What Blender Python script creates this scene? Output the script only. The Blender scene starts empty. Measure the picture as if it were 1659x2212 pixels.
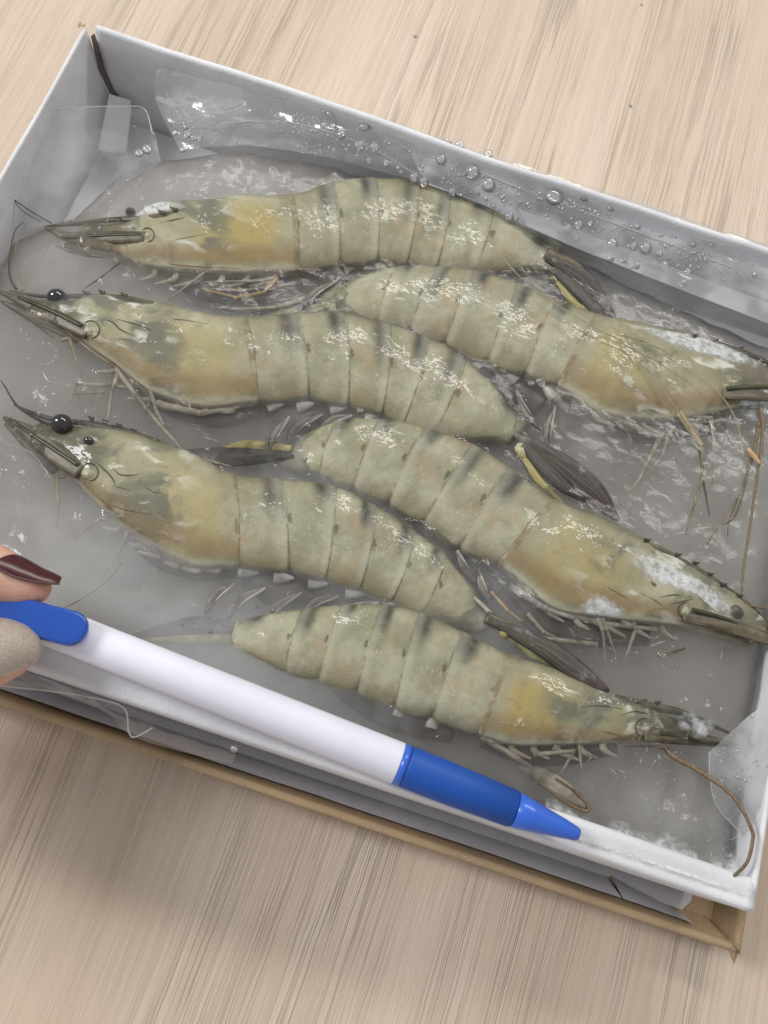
import bpy, bmesh, math, random
import numpy as np
from mathutils import Vector, Matrix, noise as mnoise

random.seed(7)
sc = bpy.context.scene
COL = sc.collection
S = 0.01                      # everything below is measured in centimetres

# ------------------------------------------------------------------ camera
FPX, TH, AL, HC = 1900.0, math.radians(19.0), math.radians(18.6), 23.0
FW = np.array([0, math.sin(TH), -math.cos(TH)])
R0 = np.array([1.0, 0, 0]); U0 = np.array([0, math.cos(TH), math.sin(TH)])
CR = math.cos(AL) * R0 + math.sin(AL) * U0
CU = -math.sin(AL) * R0 + math.cos(AL) * U0
CP = np.array([0, 0, HC])

def P(x, y, z):
    """photo point (1659 x 2212 grid) -> point in cm on the level z"""
    d = FW * FPX + CR * (x - 829.5) + CU * (1106 - y)
    return CP + d * ((z - HC) / d[2])

cam = bpy.data.cameras.new('camera'); cob = bpy.data.objects.new('camera', cam); COL.objects.link(cob)
m = Matrix(((CR[0], CU[0], -FW[0], 0), (CR[1], CU[1], -FW[1], 0), (CR[2], CU[2], -FW[2], HC * S), (0, 0, 0, 1)))
cob.matrix_world = m
cam.sensor_fit = 'VERTICAL'; cam.sensor_height = 24.0; cam.lens = 24.0 * FPX / 2212.0
cam.clip_start = 0.005; cam.clip_end = 20
cam.dof.use_dof = True; cam.dof.focus_distance = 0.215; cam.dof.aperture_fstop = 18.0
sc.camera = cob

# ------------------------------------------------------------------ world and lamps
w = bpy.data.worlds.new('World'); sc.world = w; w.use_nodes = True
bg = w.node_tree.nodes['Background']; bg.inputs[0].default_value = (0.97, 0.97, 1.0, 1); bg.inputs[1].default_value = 0.50

def area(name, loc, target, size, power, col):
    l = bpy.data.lights.new(name, 'AREA'); l.shape = 'RECTANGLE'; l.size, l.size_y = size[0] * S, size[1] * S
    l.energy = power; l.color = col
    o = bpy.data.objects.new(name, l); COL.objects.link(o); o.location = Vector(loc) * S
    o.rotation_euler = (Vector(target) - Vector(loc)).to_track_quat('-Z', 'Y').to_euler()
    return o
area('window_light', (-95, 15, 88), (0, 8, 2), (30, 40), 10.5, (0.95, 0.98, 1.0))
area('added_far_light', (8, 80, 78), (0, 22, 0), (90, 12), 5.6, (1.0, 0.96, 0.91))  # added light: brightens the far table and gives thin glints

sc.view_settings.view_transform = 'Standard'; sc.view_settings.look = 'None'
sc.view_settings.exposure = -0.12; sc.view_settings.gamma = 1.0
sc.render.engine = 'CYCLES'
cy = sc.cycles
cy.use_denoising = True
try: cy.denoiser = 'OPENIMAGEDENOISE'
except Exception: pass
cy.max_bounces = 10; cy.diffuse_bounces = 3; cy.glossy_bounces = 3; cy.transmission_bounces = 6
cy.volume_bounces = 4; cy.transparent_max_bounces = 24; cy.caustics_reflective = False; cy.caustics_refractive = False
cy.sample_clamp_indirect = 4.0; cy.use_adaptive_sampling = True; cy.adaptive_threshold = 0.012

# ------------------------------------------------------------------ material helpers
class NT:
    def __init__(s, name):
        s.m = bpy.data.materials.new(name); s.m.use_nodes = True
        s.t = s.m.node_tree; s.b = s.t.nodes['Principled BSDF']; s.out = s.t.nodes['Material Output']
    def n(s, typ, ins=None, **props):
        nd = s.t.nodes.new(typ)
        for k, v in props.items(): setattr(nd, k, v)
        for k, v in (ins or {}).items(): s.set(nd, k, v)
        return nd
    def set(s, nd, k, v):
        sock = nd.inputs[k]
        if isinstance(v, bpy.types.NodeSocket): s.t.links.new(v, sock)
        elif isinstance(v, bpy.types.Node): s.t.links.new(v.outputs[0], sock)
        else:
            if hasattr(sock.default_value, '__len__') and len(sock.default_value) == 4 and len(v) == 3: v = (*v, 1)
            sock.default_value = v
    def p(s, **kw):
        for k, v in kw.items(): s.set(s.b, k.replace('_', ' '), v)
    def math(s, op, a, b=0.0, c=0.0, clamp=False):
        nd = s.n('ShaderNodeMath', {0: a, 1: b, 2: c}, operation=op); nd.use_clamp = clamp; return nd.outputs[0]
    def ss(s, v, lo, hi):
        nd = s.n('ShaderNodeMapRange', {'Value': v, 'From Min': lo, 'From Max': hi}, interpolation_type='SMOOTHSTEP'); return nd.outputs[0]
    def mix(s, f, a, b, blend='MIX'):
        nd = s.n('ShaderNodeMix', data_type='RGBA', blend_type=blend)
        s.set(nd, 0, f); s.set(nd, 6, a); s.set(nd, 7, b); return nd.outputs[2]
    def noise(s, vec, scale, detail=3, rough=.55, dist=0.0):
        return s.n('ShaderNodeTexNoise', {'Vector': vec, 'Scale': scale, 'Detail': detail, 'Roughness': rough, 'Distortion': dist}).outputs[0]
    def obj(s, scale=(1, 1, 1), rot=(0, 0, 0), kind='Object'):
        tc = s.n('ShaderNodeTexCoord')
        return s.n('ShaderNodeMapping', {'Vector': tc.outputs[kind], 'Scale': scale, 'Rotation': rot}).outputs[0]
    def bump(s, h, strength=.5, dist=.001, normal=None):
        nd = s.n('ShaderNodeBump', {'Height': h, 'Strength': strength, 'Distance': dist})
        if normal is not None: s.set(nd, 'Normal', normal)
        return nd.outputs[0]

# ------------------------------------------------------------------ mesh helpers
def link(o, parent=None):
    COL.objects.link(o)
    if parent is not None: o.parent = parent
    return o

def mk(name, verts, faces, mat, parent=None, smooth=True, uv=None, label=None):
    me = bpy.data.meshes.new(name)
    org = np.array(parent.get('org', (0, 0, 0))) if parent is not None else np.zeros(3)
    v = (np.asarray(verts, float) - org) * S
    me.from_pydata(v.tolist(), [], [tuple(f) for f in faces])
    if uv is not None:
        lay = me.uv_layers.new(name='UVMap')
        idx = np.empty(len(me.loops), int); me.loops.foreach_get('vertex_index', idx)
        lay.data.foreach_set('uv', np.asarray(uv, float)[idx].astype('f').ravel())
    me.validate()
    if smooth: me.polygons.foreach_set('use_smooth', [True] * len(me.polygons))
    if mat is not None: me.materials.append(mat)
    me.update()
    o = bpy.data.objects.new(name, me)
    if parent is not None: o['org'] = [float(q) for q in org]
    link(o, parent)
    if label: o['label'] = label
    return o

def thing(name, label, cat, org=(0, 0, 0), group=None):
    o = bpy.data.objects.new(name, None); COL.objects.link(o)
    o.empty_display_size = .01
    o.location = Vector(org) * S; o['org'] = [float(q) for q in org]
    return tag(o, label, cat, group)

def tag(o, label, cat=None, group=None, kind=None):
    o['label'] = label
    if cat: o['category'] = cat
    if group: o['group'] = group
    if kind: o['kind'] = kind
    return o

def cr(pts, n):
    """Catmull-Rom through pts, n samples, parameter uniform in control index"""
    p = np.asarray(pts, float)
    if len(p) == 2: return p[0] + np.linspace(0, 1, n)[:, None] * (p[1] - p[0])
    q = np.vstack([2 * p[0] - p[1], p, 2 * p[-1] - p[-2]])
    out = []
    for t in np.linspace(0, len(p) - 1, n):
        i = min(int(t), len(p) - 2); f = t - i
        a, b, c, d = q[i], q[i + 1], q[i + 2], q[i + 3]
        out.append(.5 * ((2 * b) + (c - a) * f + (2 * a - 5 * b + 4 * c - d) * f * f + (3 * b - a - 3 * c + d) * f ** 3))
    return np.array(out)

def rings(R, cap0=True, cap1=True, closed=True):
    """R: (n rings, m pts, 3) -> verts, faces"""
    n, m_, _ = R.shape
    v = R.reshape(-1, 3).tolist(); f = []
    for i in range(n - 1):
        for j in range(m_ if closed else m_ - 1):
            k = (j + 1) % m_
            f.append((i * m_ + j, i * m_ + k, (i + 1) * m_ + k, (i + 1) * m_ + j))
    if cap0: v.append(R[0].mean(0).tolist()); c = len(v) - 1; f += [(c, (j + 1) % m_, j) for j in range(m_)]
    if cap1: v.append(R[-1].mean(0).tolist()); c = len(v) - 1; b = (n - 1) * m_; f += [(c, b + j, b + (j + 1) % m_) for j in range(m_)]
    return v, f

def ringuv(n, m_, extra=2):
    uv = [(i / max(1, n - 1), j / m_) for i in range(n) for j in range(m_)]
    return uv + [(0, 0), (1, 0)][:extra]

def tube(pts, rad, m_=7, n=None, flat=1.0):
    n = n or max(6, 4 * len(pts))
    c = cr(pts, n); r = cr(np.asarray(rad, float)[:, None], n)[:, 0].clip(.002)
    t = np.gradient(c, axis=0); t /= np.linalg.norm(t, axis=1)[:, None] + 1e-9
    up = np.array([0, 0, 1.0]); a = np.cross(t, up); a /= np.linalg.norm(a, axis=1)[:, None] + 1e-9
    b = np.cross(a, t)
    ph = np.linspace(0, 2 * math.pi, m_, endpoint=False)
    R = c[:, None] + r[:, None, None] * (np.cos(ph)[None, :, None] * a[:, None] + flat * np.sin(ph)[None, :, None] * b[:, None])
    return rings(R)

def tube_obj(name, pts, rad, mat, parent, **k):
    v, f = tube(pts, rad, **k)
    n = (len(v) - 2) // (k.get('m_', 7))
    return mk(name, v, f, mat, parent, uv=ringuv(n, k.get('m_', 7)))

def blade(name, pts, wid, thick, mat, parent, m_=12, n=24, tilt=0.0, curve=0.0, label=None):
    """leaf-shaped plate with a lens section: pts centre line, wid half widths"""
    c = cr(pts, n); r = cr(np.asarray(wid, float)[:, None], n)[:, 0].clip(.004)
    t = np.gradient(c, axis=0); t /= np.linalg.norm(t, axis=1)[:, None] + 1e-9
    a = np.cross(t, np.array([0, 0, 1.0])); a /= np.linalg.norm(a, axis=1)[:, None] + 1e-9
    b = np.cross(a, t)
    a2 = a * math.cos(tilt) + b * math.sin(tilt); b2 = b * math.cos(tilt) - a * math.sin(tilt)
    ph = np.linspace(0, 2 * math.pi, m_, endpoint=False)
    cs = np.sign(np.cos(ph)) * np.abs(np.cos(ph)) ** .8
    R = c[:, None] + r[:, None, None] * cs[None, :, None] * a2[:, None] + \
        (np.minimum(thick, r * .7)[:, None, None] * np.sin(ph)[None, :, None] - curve * (r[:, None, None] * cs[None, :, None] ** 2)) * b2[:, None]
    v, f = rings(R)
    uv = [(i / (n - 1), .5 + .5 * cs[j]) for i in range(n) for j in range(m_)] + [(0, .5), (1, .5)]
    return mk(name, v, f, mat, parent, uv=uv, label=label)

def ball(name, c, r, mat, parent, nu=16, nv=10, rot=0.0, label=None, jitter=0.0):
    r = np.ones(3) * np.asarray(r, float); v = []; f = []
    for i in range(1, nv):
        th = math.pi * i / nv
        for j in range(nu):
            ph = 2 * math.pi * j / nu
            d = np.array([math.sin(th) * math.cos(ph), math.sin(th) * math.sin(ph), math.cos(th)])
            k = 1 + jitter * mnoise.noise(Vector(d * 2.3 + np.asarray(c)))
            v.append(d * r * k)
    v.append([0, 0, r[2]]); v.append([0, 0, -r[2]])
    for i in range(nv - 2):
        for j in range(nu):
            k = (j + 1) % nu; f.append((i * nu + j, (i + 1) * nu + j, (i + 1) * nu + k, i * nu + k))
    a, b = len(v) - 2, len(v) - 1
    f += [(a, j, (j + 1) % nu) for j in range(nu)] + [(b, (nv - 2) * nu + (j + 1) % nu, (nv - 2) * nu + j) for j in range(nu)]
    v = np.array(v); cs, sn = math.cos(rot), math.sin(rot)
    v = np.stack([v[:, 0] * cs - v[:, 1] * sn, v[:, 0] * sn + v[:, 1] * cs, v[:, 2]], 1) + np.asarray(c)
    return mk(name, v, f, mat, parent, label=label)

def fbm(x, y, z=0.0, o=4):
    return mnoise.fractal(Vector((x, y, z)), 1.0, 2.0, o)

# ------------------------------------------------------------------ materials
def m_table():
    a = NT('laminate_wood')
    base = a.obj()
    warp = a.n('ShaderNodeTexNoise', {'Vector': a.obj((9, 2.2, 1)), 'Scale': 1.0, 'Detail': 2.0}).outputs[0]
    sep = a.n('ShaderNodeSeparateXYZ', {0: base})
    x = a.math('ADD', sep.outputs[0], a.math('ADD', a.math('MULTIPLY', warp, 0.016), a.math('MULTIPLY', a.noise(a.obj((120, 90, 1)), 1.0, 1), .0006)))
    def lines(fx, fy, det, rough):
        v = a.n('ShaderNodeCombineXYZ', {0: a.math('MULTIPLY', x, fx), 1: a.math('MULTIPLY', sep.outputs[1], fy), 2: 0.0})
        return a.noise(v.outputs[0], 1.0, det, rough)
    big = lines(30, 3.5, 2, .5); mid = lines(760, 7, 2, .5); fine = lines(2300, 55, 2, .5); dens = lines(50, 4, 2, .5)
    ridg = a.math('ABSOLUTE', a.math('SUBTRACT', mid, .5))
    groove = a.math('MULTIPLY', a.math('SUBTRACT', 1.0, a.ss(ridg, 0.0, .06)), a.ss(dens, .40, .62))
    groove = a.math('MULTIPLY', groove, a.ss(lines(260, 16, 2, .5), .36, .52))
    c = a.mix(a.ss(big, .3, .7), (.575, .46, .345), (.65, .535, .42))
    c = a.mix(a.math('MULTIPLY', a.ss(mid, .40, .66), .45), c, (.52, .41, .305))
    c = a.mix(a.math('MULTIPLY', a.ss(fine, .45, .70), .28), c, (.42, .32, .235))
    c = a.mix(a.math('MULTIPLY', groove, .46), c, (.27, .205, .15))
    pink = a.ss(a.noise(a.obj((30, 14, 1)), 1.0, 2), .60, .75)
    c = a.mix(a.math('MULTIPLY', pink, .22), c, (.58, .40, .31))
    spk = a.n('ShaderNodeTexVoronoi', {'Vector': base, 'Scale': 38.0}).outputs['Distance']
    c = a.mix(a.math('MULTIPLY', a.math('LESS_THAN', spk, .028), .7), c, (.12, .09, .07))
    h = a.math('SUBTRACT', a.math('MULTIPLY', fine, .6), groove)
    a.p(Base_Color=c, Roughness=.42, Normal=a.bump(h, .55, .0004))
    a.set(a.b, 'Specular IOR Level', .5)
    return a.m

def m_card(name, col, fib=.06, rough=.75, fleck=0.0, fcol=(.8, .6, .4)):
    a = NT(name)
    f1 = a.noise(a.obj((1, 1, 1)), 260, 4, .6); f2 = a.noise(a.obj(), 34, 3, .6); f3 = a.noise(a.obj((1, 1, 1)), 1600, 2, .7)
    dk = tuple(q * (1 - fib * 2.4) for q in col); lt = tuple(min(1, q * (1 + fib * .6)) for q in col)
    c = a.mix(a.ss(f2, .3, .7), dk, lt)
    c = a.mix(a.math('MULTIPLY', a.ss(f1, .5, .72), .5), c, tuple(q * .84 for q in col)); c = a.mix(a.math('MULTIPLY', a.ss(f3, .5, .7), .35), c, tuple(q * .80 for q in col))
    if fleck: c = a.mix(a.math('MULTIPLY', a.ss(f3, .58, .7), fleck), c, fcol)
    a.p(Base_Color=c, Roughness=rough, Normal=a.bump(a.math('ADD', f1, a.math('MULTIPLY', f3, 1.2)), .26, .0004))
    return a.m

def m_abdomen():
    a = NT('shrimp_shell')
    uv = a.n('ShaderNodeUVMap').outputs[0]; su = a.n('ShaderNodeSeparateXYZ', {0: uv})
    u, v = su.outputs[0], su.outputs[1]
    s = a.math('FRACT', u); h = a.math('PINGPONG', v, .5)
    o = a.obj(); rnd = a.n('ShaderNodeObjectInfo').outputs['Random']
    n1 = a.noise(o, 75, 4, .6); n2 = a.noise(o, 320, 4, .65); n3 = a.noise(o, 1300, 3, .7)
    c = a.mix(a.ss(n1, .32, .66), (.22, .205, .115), (.405, .385, .265))
    c = a.mix(a.math('MULTIPLY', a.ss(n2, .45, .7), .6), c, (.255, .24, .15))
    c = a.mix(a.math('MULTIPLY', a.ss(a.noise(o, 120, 3, .6), .52, .68), .6), c, (.37, .27, .155))
    c = a.mix(a.math('MULTIPLY', a.ss(rnd, 0, 1), .18), c, (.34, .345, .24))
    # pale crystals under the shell
    fv = a.n('ShaderNodeMapping', {'Vector': o, 'Scale': (1700, 800, 1100), 'Rotation': (0, 0, .6)}).outputs[0]
    fib = a.noise(fv, 1.0, 4, .75, .8)
    patch = a.ss(a.noise(o, 100, 4, .65), .44, .64)
    fr = a.math('MULTIPLY', a.ss(fib, .53, .62), patch)
    c = a.mix(a.math('MULTIPLY', fr, .6), c, (.70, .68, .56))
    # dark dorsal bands near the rear edge of each segment
    hh = a.math('ADD', h, a.math('MULTIPLY', a.math('SUBTRACT', n2, .5), .12))
    hb = a.math('ADD', hh, a.math('MULTIPLY', a.math('SUBTRACT', rnd, .5), .10))
    band = a.math('MULTIPLY', a.math('SUBTRACT', 1.0, a.ss(hb, .13, .27)),
                  a.math('MULTIPLY', a.ss(a.math('ADD', s, a.math('MULTIPLY', n2, .16)), .56, .78), a.math('SUBTRACT', 1.0, a.ss(s, .93, .985))))
    c = a.mix(a.math('MULTIPLY', band, a.math('MULTIPLY_ADD', a.ss(a.math('ADD', n1, a.math('MULTIPLY', a.math('SUBTRACT', rnd, .5), .5)), .24, .48), .30, .68)), c, (.03, .034, .026))
    # lower edge tinted brown, rear rims rusty
    low = a.math('MULTIPLY', a.ss(hh, .30, .44), .6)
    c = a.mix(low, c, (.19, .155, .085))
    edge = a.math('MULTIPLY', a.math('SUBTRACT', 1.0, a.ss(hh, .03, .13)), .7); c = a.mix(edge, c, (.11, .095, .055))  # back edge darkened: contact shade and pigment together in the colour
    mot = a.ss(a.noise(o, 210, 5, .7, .5), .53, .66); c = a.mix(a.math('MULTIPLY', mot, .35), c, (.20, .19, .12))
    pal = a.ss(a.noise(o, 95, 4, .65, .3), .55, .68); c = a.mix(a.math('MULTIPLY', pal, .3), c, (.50, .48, .35))
    ov = a.math('MULTIPLY', a.math('MULTIPLY', a.ss(s, .70, .90), a.math('SUBTRACT', 1.0, a.ss(s, .93, .97))), .28); c = a.mix(ov, c, (.55, .53, .42))
    rim = a.math('MULTIPLY', a.ss(s, .955, .985), a.ss(n2, .42, .6))
    c = a.mix(a.math('MULTIPLY', rim, .7), c, (.15, .10, .05))
    # hinge pits
    ds = a.math('MULTIPLY', a.math('SUBTRACT', s, .055), 1.0); dh = a.math('MULTIPLY', a.math('SUBTRACT', h, .245), 3.3)
    rr = a.math('SQRT', a.math('ADD', a.math('MULTIPLY', ds, ds), a.math('MULTIPLY', dh, dh)))
    rr = a.math('ADD', rr, a.math('MULTIPLY', a.math('SUBTRACT', n3, .5), .14))
    pit = a.math('SUBTRACT', 1.0, a.ss(rr, .015, .06))
    c = a.mix(a.math('MULTIPLY', pit, .7), c, (.07, .045, .02))
    hgt = a.math('ADD', a.math('MULTIPLY', n2, .6), a.math('ADD', a.math('MULTIPLY', fr, .5), a.math('SUBTRACT', a.math('MULTIPLY', n3, .25), pit)))
    a.p(Base_Color=c, Roughness=.5, Normal=a.bump(hgt, .5, .0008))
    a.set(a.b, 'Specular IOR Level', .25); a.set(a.b, 'Coat Weight', a.math('MULTIPLY', a.ss(a.noise(o, 90, 2, .5), .48, .60), .60)); a.set(a.b, 'Coat Roughness', .045)
    a.set(a.b, 'Coat Normal', a.bump(a.math('ADD', a.noise(o, 330, 2, .5), a.math('MULTIPLY', n1, 1.2)), .30, .0014))
    return a.m

def m_carapace(name, yel):
    a = NT(name)
    uv = a.n('ShaderNodeUVMap').outputs[0]; su = a.n('ShaderNodeSeparateXYZ', {0: uv})
    u, v = su.outputs[0], su.outputs[1]; h = a.math('PINGPONG', v, .5)
    o = a.obj(); n1 = a.noise(o, 62, 4, .6, .4); n2 = a.noise(o, 270, 4, .65); n3 = a.noise(o, 1200, 3, .7)
    c = a.mix(a.ss(n1, .32, .66), (.25, .23, .125), (.40, .375, .25))
    # yellow organ showing in the rear half
    un = a.math('ADD', u, a.math('MULTIPLY', a.math('SUBTRACT', n1, .5), 1.3))
    org = a.math('MULTIPLY', a.math('MULTIPLY', a.ss(un, 1.6, 2.6), a.math('SUBTRACT', 1.0, a.ss(a.math('ADD', u, a.math('MULTIPLY', n2, .5)), 3.55, 4.1))),
                 a.math('MULTIPLY', a.ss(a.math('ADD', h, a.math('MULTIPLY', n1, .12)), .16, .30), a.math('SUBTRACT', 1.0, a.ss(a.math('ADD', h, a.math('MULTIPLY', n2, .08)), .38, .46))))
    c = a.mix(a.math('MULTIPLY', org, yel), c, (.36, .275, .075))
    # grey-green cloud in the front and along the back
    g = a.math('MULTIPLY', a.ss(a.noise(o, 95, 4, .6, .6), .45, .62), a.math('SUBTRACT', 1.0, a.ss(un, 2.2, 3.2)))
    c = a.mix(a.math('MULTIPLY', g, .85), c, (.105, .11, .075))
    mot = a.ss(a.noise(o, 190, 5, .7, .7), .52, .66); c = a.mix(a.math('MULTIPLY', mot, .4), c, (.21, .19, .11))
    c = a.mix(a.math('MULTIPLY', a.math('SUBTRACT', 1.0, a.ss(a.math('ADD', h, a.math('MULTIPLY', n2, .10)), .07, .19)), .8), c, (.115, .105, .065))
    c = a.mix(a.math('MULTIPLY', a.math('SUBTRACT', 1.0, a.ss(un, -.4, .9)), .85), c, (.105, .09, .05))
    # white tissue streaks
    wv = a.n('ShaderNodeMapping', {'Vector': o, 'Scale': (110, 260, 160), 'Rotation': (0, 0, .3)}).outputs[0]
    ws = a.math('MULTIPLY', a.ss(a.noise(wv, 1.0, 3, .6, .5), .55, .7), a.math('SUBTRACT', 1.0, a.ss(u, 2.0, 3.4)))
    c = a.mix(a.math('MULTIPLY', ws, .85), c, (.64, .65, .56))
    # brown streaks low in front, pale lower rim
    br = a.math('MULTIPLY', a.ss(hh := a.math('ADD', h, a.math('MULTIPLY', n2, .05)), .31, .38), a.math('SUBTRACT', 1.0, a.ss(hh, .40, .46)))
    c = a.mix(a.math('MULTIPLY', br, .65), c, (.21, .135, .055))
    c = a.mix(a.math('MULTIPLY', a.ss(hh, .43, .47), .6), c, (.55, .50, .38))
    rim = a.ss(u, 3.9, 3.97); c = a.mix(a.math('MULTIPLY', a.math('MULTIPLY', rim, a.ss(n2, .42, .58)), .7), c, (.17, .11, .05))
    fib = a.noise(a.n('ShaderNodeMapping', {'Vector': o, 'Scale': (820, 500, 600)}).outputs[0], 1.0, 4, .75, .8)
    fr = a.math('MULTIPLY', a.ss(fib, .61, .70), a.ss(a.noise(o, 120, 3), .52, .66))
    c = a.mix(a.math('MULTIPLY', fr, .6), c, (.7, .68, .55))
    hgt = a.math('ADD', a.math('MULTIPLY', n2, .7), a.math('MULTIPLY', n3, .2))
    a.p(Base_Color=c, Roughness=.48, Normal=a.bump(hgt, .5, .0008))
    a.set(a.b, 'Specular IOR Level', .25); a.set(a.b, 'Coat Weight', a.math('MULTIPLY', a.ss(a.noise(o, 90, 2, .5), .48, .60), .60)); a.set(a.b, 'Coat Roughness', .045)
    a.set(a.b, 'Coat Normal', a.bump(a.math('ADD', a.noise(o, 330, 2, .5), a.math('MULTIPLY', n1, 1.2)), .30, .0014))
    return a.m

def m_flesh(name, c1, c2, alpha=0.0, scale=240, rough=.4, stretch=None, streak=None):
    """legs, blades, antennae: mottled, optionally see-through"""
    a = NT(name); o = a.obj()
    n1 = a.noise(o, scale, 4, .65)
    c = a.mix(a.ss(n1, .3, .7), c1, c2)
    if streak:
        uv = a.n('ShaderNodeUVMap').outputs[0]
        st = a.noise(a.n('ShaderNodeMapping', {'Vector': uv, 'Scale': (2.2, 16, 1)}).outputs[0], 1.0, 3, .6)
        c = a.mix(a.ss(st, .45, .65), c, streak)
    a.p(Base_Color=c, Roughness=rough, Normal=a.bump(n1, .3, .0005))
    if alpha:
        mx = a.n('ShaderNodeMixShader', {0: alpha, 1: a.b.outputs[0], 2: a.n('ShaderNodeBsdfTransparent').outputs[0]})
        a.t.links.new(mx.outputs[0], a.out.inputs[0])
    return a.m

def m_uropod():
    a = NT('tail_blade'); o = a.obj()
    uv = a.n('ShaderNodeUVMap').outputs[0]; su = a.n('ShaderNodeSeparateXYZ', {0: uv})
    n1 = a.noise(o, 220, 4, .65)
    st = a.noise(a.n('ShaderNodeMapping', {'Vector': uv, 'Scale': (1.6, 11, 1)}).outputs[0], 1.0, 3, .6)
    c = a.mix(a.ss(st, .38, .62), (.035, .030, .024), (.10, .086, .068))
    c = a.mix(a.math('MULTIPLY', a.ss(n1, .55, .7), .5), c, (.34, .32, .29))
    c = a.mix(a.math('MULTIPLY', a.ss(su.outputs[0], .62, .95), .7), c, (.10, .055, .06))
    a.p(Base_Color=c, Roughness=.33, Normal=a.bump(st, .4, .0006))
    return a.m

def m_frost():
    a = NT('frost'); o = a.obj()
    n1 = a.noise(o, 900, 4, .75); n2 = a.noise(o, 160, 3, .6)
    c = a.mix(a.ss(n2, .3, .7), (.66, .68, .67), (.82, .83, .82))
    a.p(Base_Color=c, Roughness=.6, Normal=a.bump(n1, .35, .0008))
    uv = a.n('ShaderNodeUVMap').outputs[0]; e = a.n('ShaderNodeSeparateXYZ', {0: uv}).outputs[0]
    al = a.ss(a.math('ADD', e, a.math('MULTIPLY', a.math('SUBTRACT', a.noise(o, 330, 6, .8), .5), 1.1)), 1.0, .45)
    al = a.math('MULTIPLY', al, a.math('MULTIPLY_ADD', a.ss(a.noise(o, 520, 4, .7), .34, .58), .50, .28), clamp=True)
    mx = a.n('ShaderNodeMixShader', {0: al, 1: a.n('ShaderNodeBsdfTransparent').outputs[0], 2: a.b.outputs[0]})
    a.t.links.new(mx.outputs[0], a.out.inputs[0])
    return a.m

def m_ice():
    a = NT('cloudy_ice'); o = a.obj()
    n1 = a.noise(o, 55, 3, .55); n2 = a.noise(o, 260, 4, .6); n3 = a.noise(o, 950, 3, .6)
    wr = a.ss(a.noise(o, 45, 2), .42, .62)
    h = a.math('ADD', a.math('MULTIPLY', n1, 2.2), a.math('ADD', a.math('MULTIPLY', n2, .30), a.math('MULTIPLY', a.math('MULTIPLY', n3, wr), .06)))
    nb = a.bump(h, .50, .0022)
    gl = a.n('ShaderNodeBsdfGlossy', {'Roughness': .05, 'Normal': nb, 'Color': (1, 1, 1)})
    fr = a.n('ShaderNodeFresnel', {'IOR': 1.31, 'Normal': nb}).outputs[0]
    # milky skin with fine bubbles
    sk = a.math('MULTIPLY', a.ss(a.noise(o, 26, 4, .65), .46, .70), .13)
    sp = a.n('ShaderNodeSeparateXYZ', {0: o}); 
    milk = a.math('MULTIPLY', a.ss(a.math('ADD', sp.outputs[1], a.math('MULTIPLY', a.math('SUBTRACT', a.noise(o, 34, 3, .6), .5), .06)), .062, .022), a.ss(sp.outputs[0], .03, -.03))
    sk = a.math('MAXIMUM', sk, a.math('MULTIPLY', milk, .34))
    bub = a.n('ShaderNodeTexVoronoi', {'Vector': o, 'Scale': 1500.0}).outputs['Distance']
    bub = a.math('MULTIPLY', a.math('LESS_THAN', bub, .22), a.ss(a.noise(o, 60, 3), .55, .66))
    sk = a.math('MAXIMUM', sk, a.math('MULTIPLY', bub, .16))
    tr = a.n('ShaderNodeBsdfTransparent', {'Color': (.99, .99, .99)})
    df = a.n('ShaderNodeBsdfDiffuse', {'Color': (.66, .67, .66)})
    m1 = a.n('ShaderNodeMixShader', {0: sk, 1: tr.outputs[0], 2: df.outputs[0]})
    m2 = a.n('ShaderNodeMixShader', {0: fr, 1: m1.outputs[0], 2: gl.outputs[0]})
    a.t.links.new(m2.outputs[0], a.out.inputs[0])
    return a.m

def m_fog():
    a = NT('cloudy_ice_inside'); a.t.nodes.remove(a.b)
    vol = a.n('ShaderNodeVolumePrincipled', {'Color': (.945, .92, .885), 'Density': 88.0, 'Anisotropy': .0})
    a.t.links.new(vol.outputs[0], a.out.inputs['Volume'])
    return a.m

def m_film(name='clear_film', haze=.10, wet=1.0):
    a = NT(name); o = a.obj()
    n1 = a.noise(o, 70, 3, .6); n2 = a.noise(o, 420, 3, .6)
    nb = a.bump(a.math('ADD', a.math('MULTIPLY', n1, 1.0), a.math('MULTIPLY', n2, .03)), .07, .0016)
    fr = a.n('ShaderNodeFresnel', {'IOR': 1.4, 'Normal': nb}).outputs[0]
    gl = a.n('ShaderNodeBsdfGlossy', {'Roughness': .12 if wet < 1 else .05, 'Normal': nb, 'Color': (1, 1, 1)})
    df = a.n('ShaderNodeBsdfDiffuse', {'Color': (.72, .73, .74), 'Normal': nb}); tl = a.n('ShaderNodeBsdfTranslucent', {'Color': (.72, .73, .74)})
    dd = a.n('ShaderNodeMixShader', {0: .45, 1: df.outputs[0], 2: tl.outputs[0]})
    hz = a.math('MULTIPLY', a.math('MULTIPLY_ADD', a.ss(a.noise(o, 38, 3, .6), .42, .62), 1.3, .5), haze)
    m1 = a.n('ShaderNodeMixShader', {0: hz, 1: a.n('ShaderNodeBsdfTransparent', {'Color': (.97, .97, .97)}).outputs[0], 2: dd.outputs[0]})
    m2 = a.n('ShaderNodeMixShader', {0: a.math('MULTIPLY', fr, wet, clamp=True), 1: m1.outputs[0], 2: gl.outputs[0]})
    a.t.links.new(m2.outputs[0], a.out.inputs[0])
    return a.m

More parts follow.
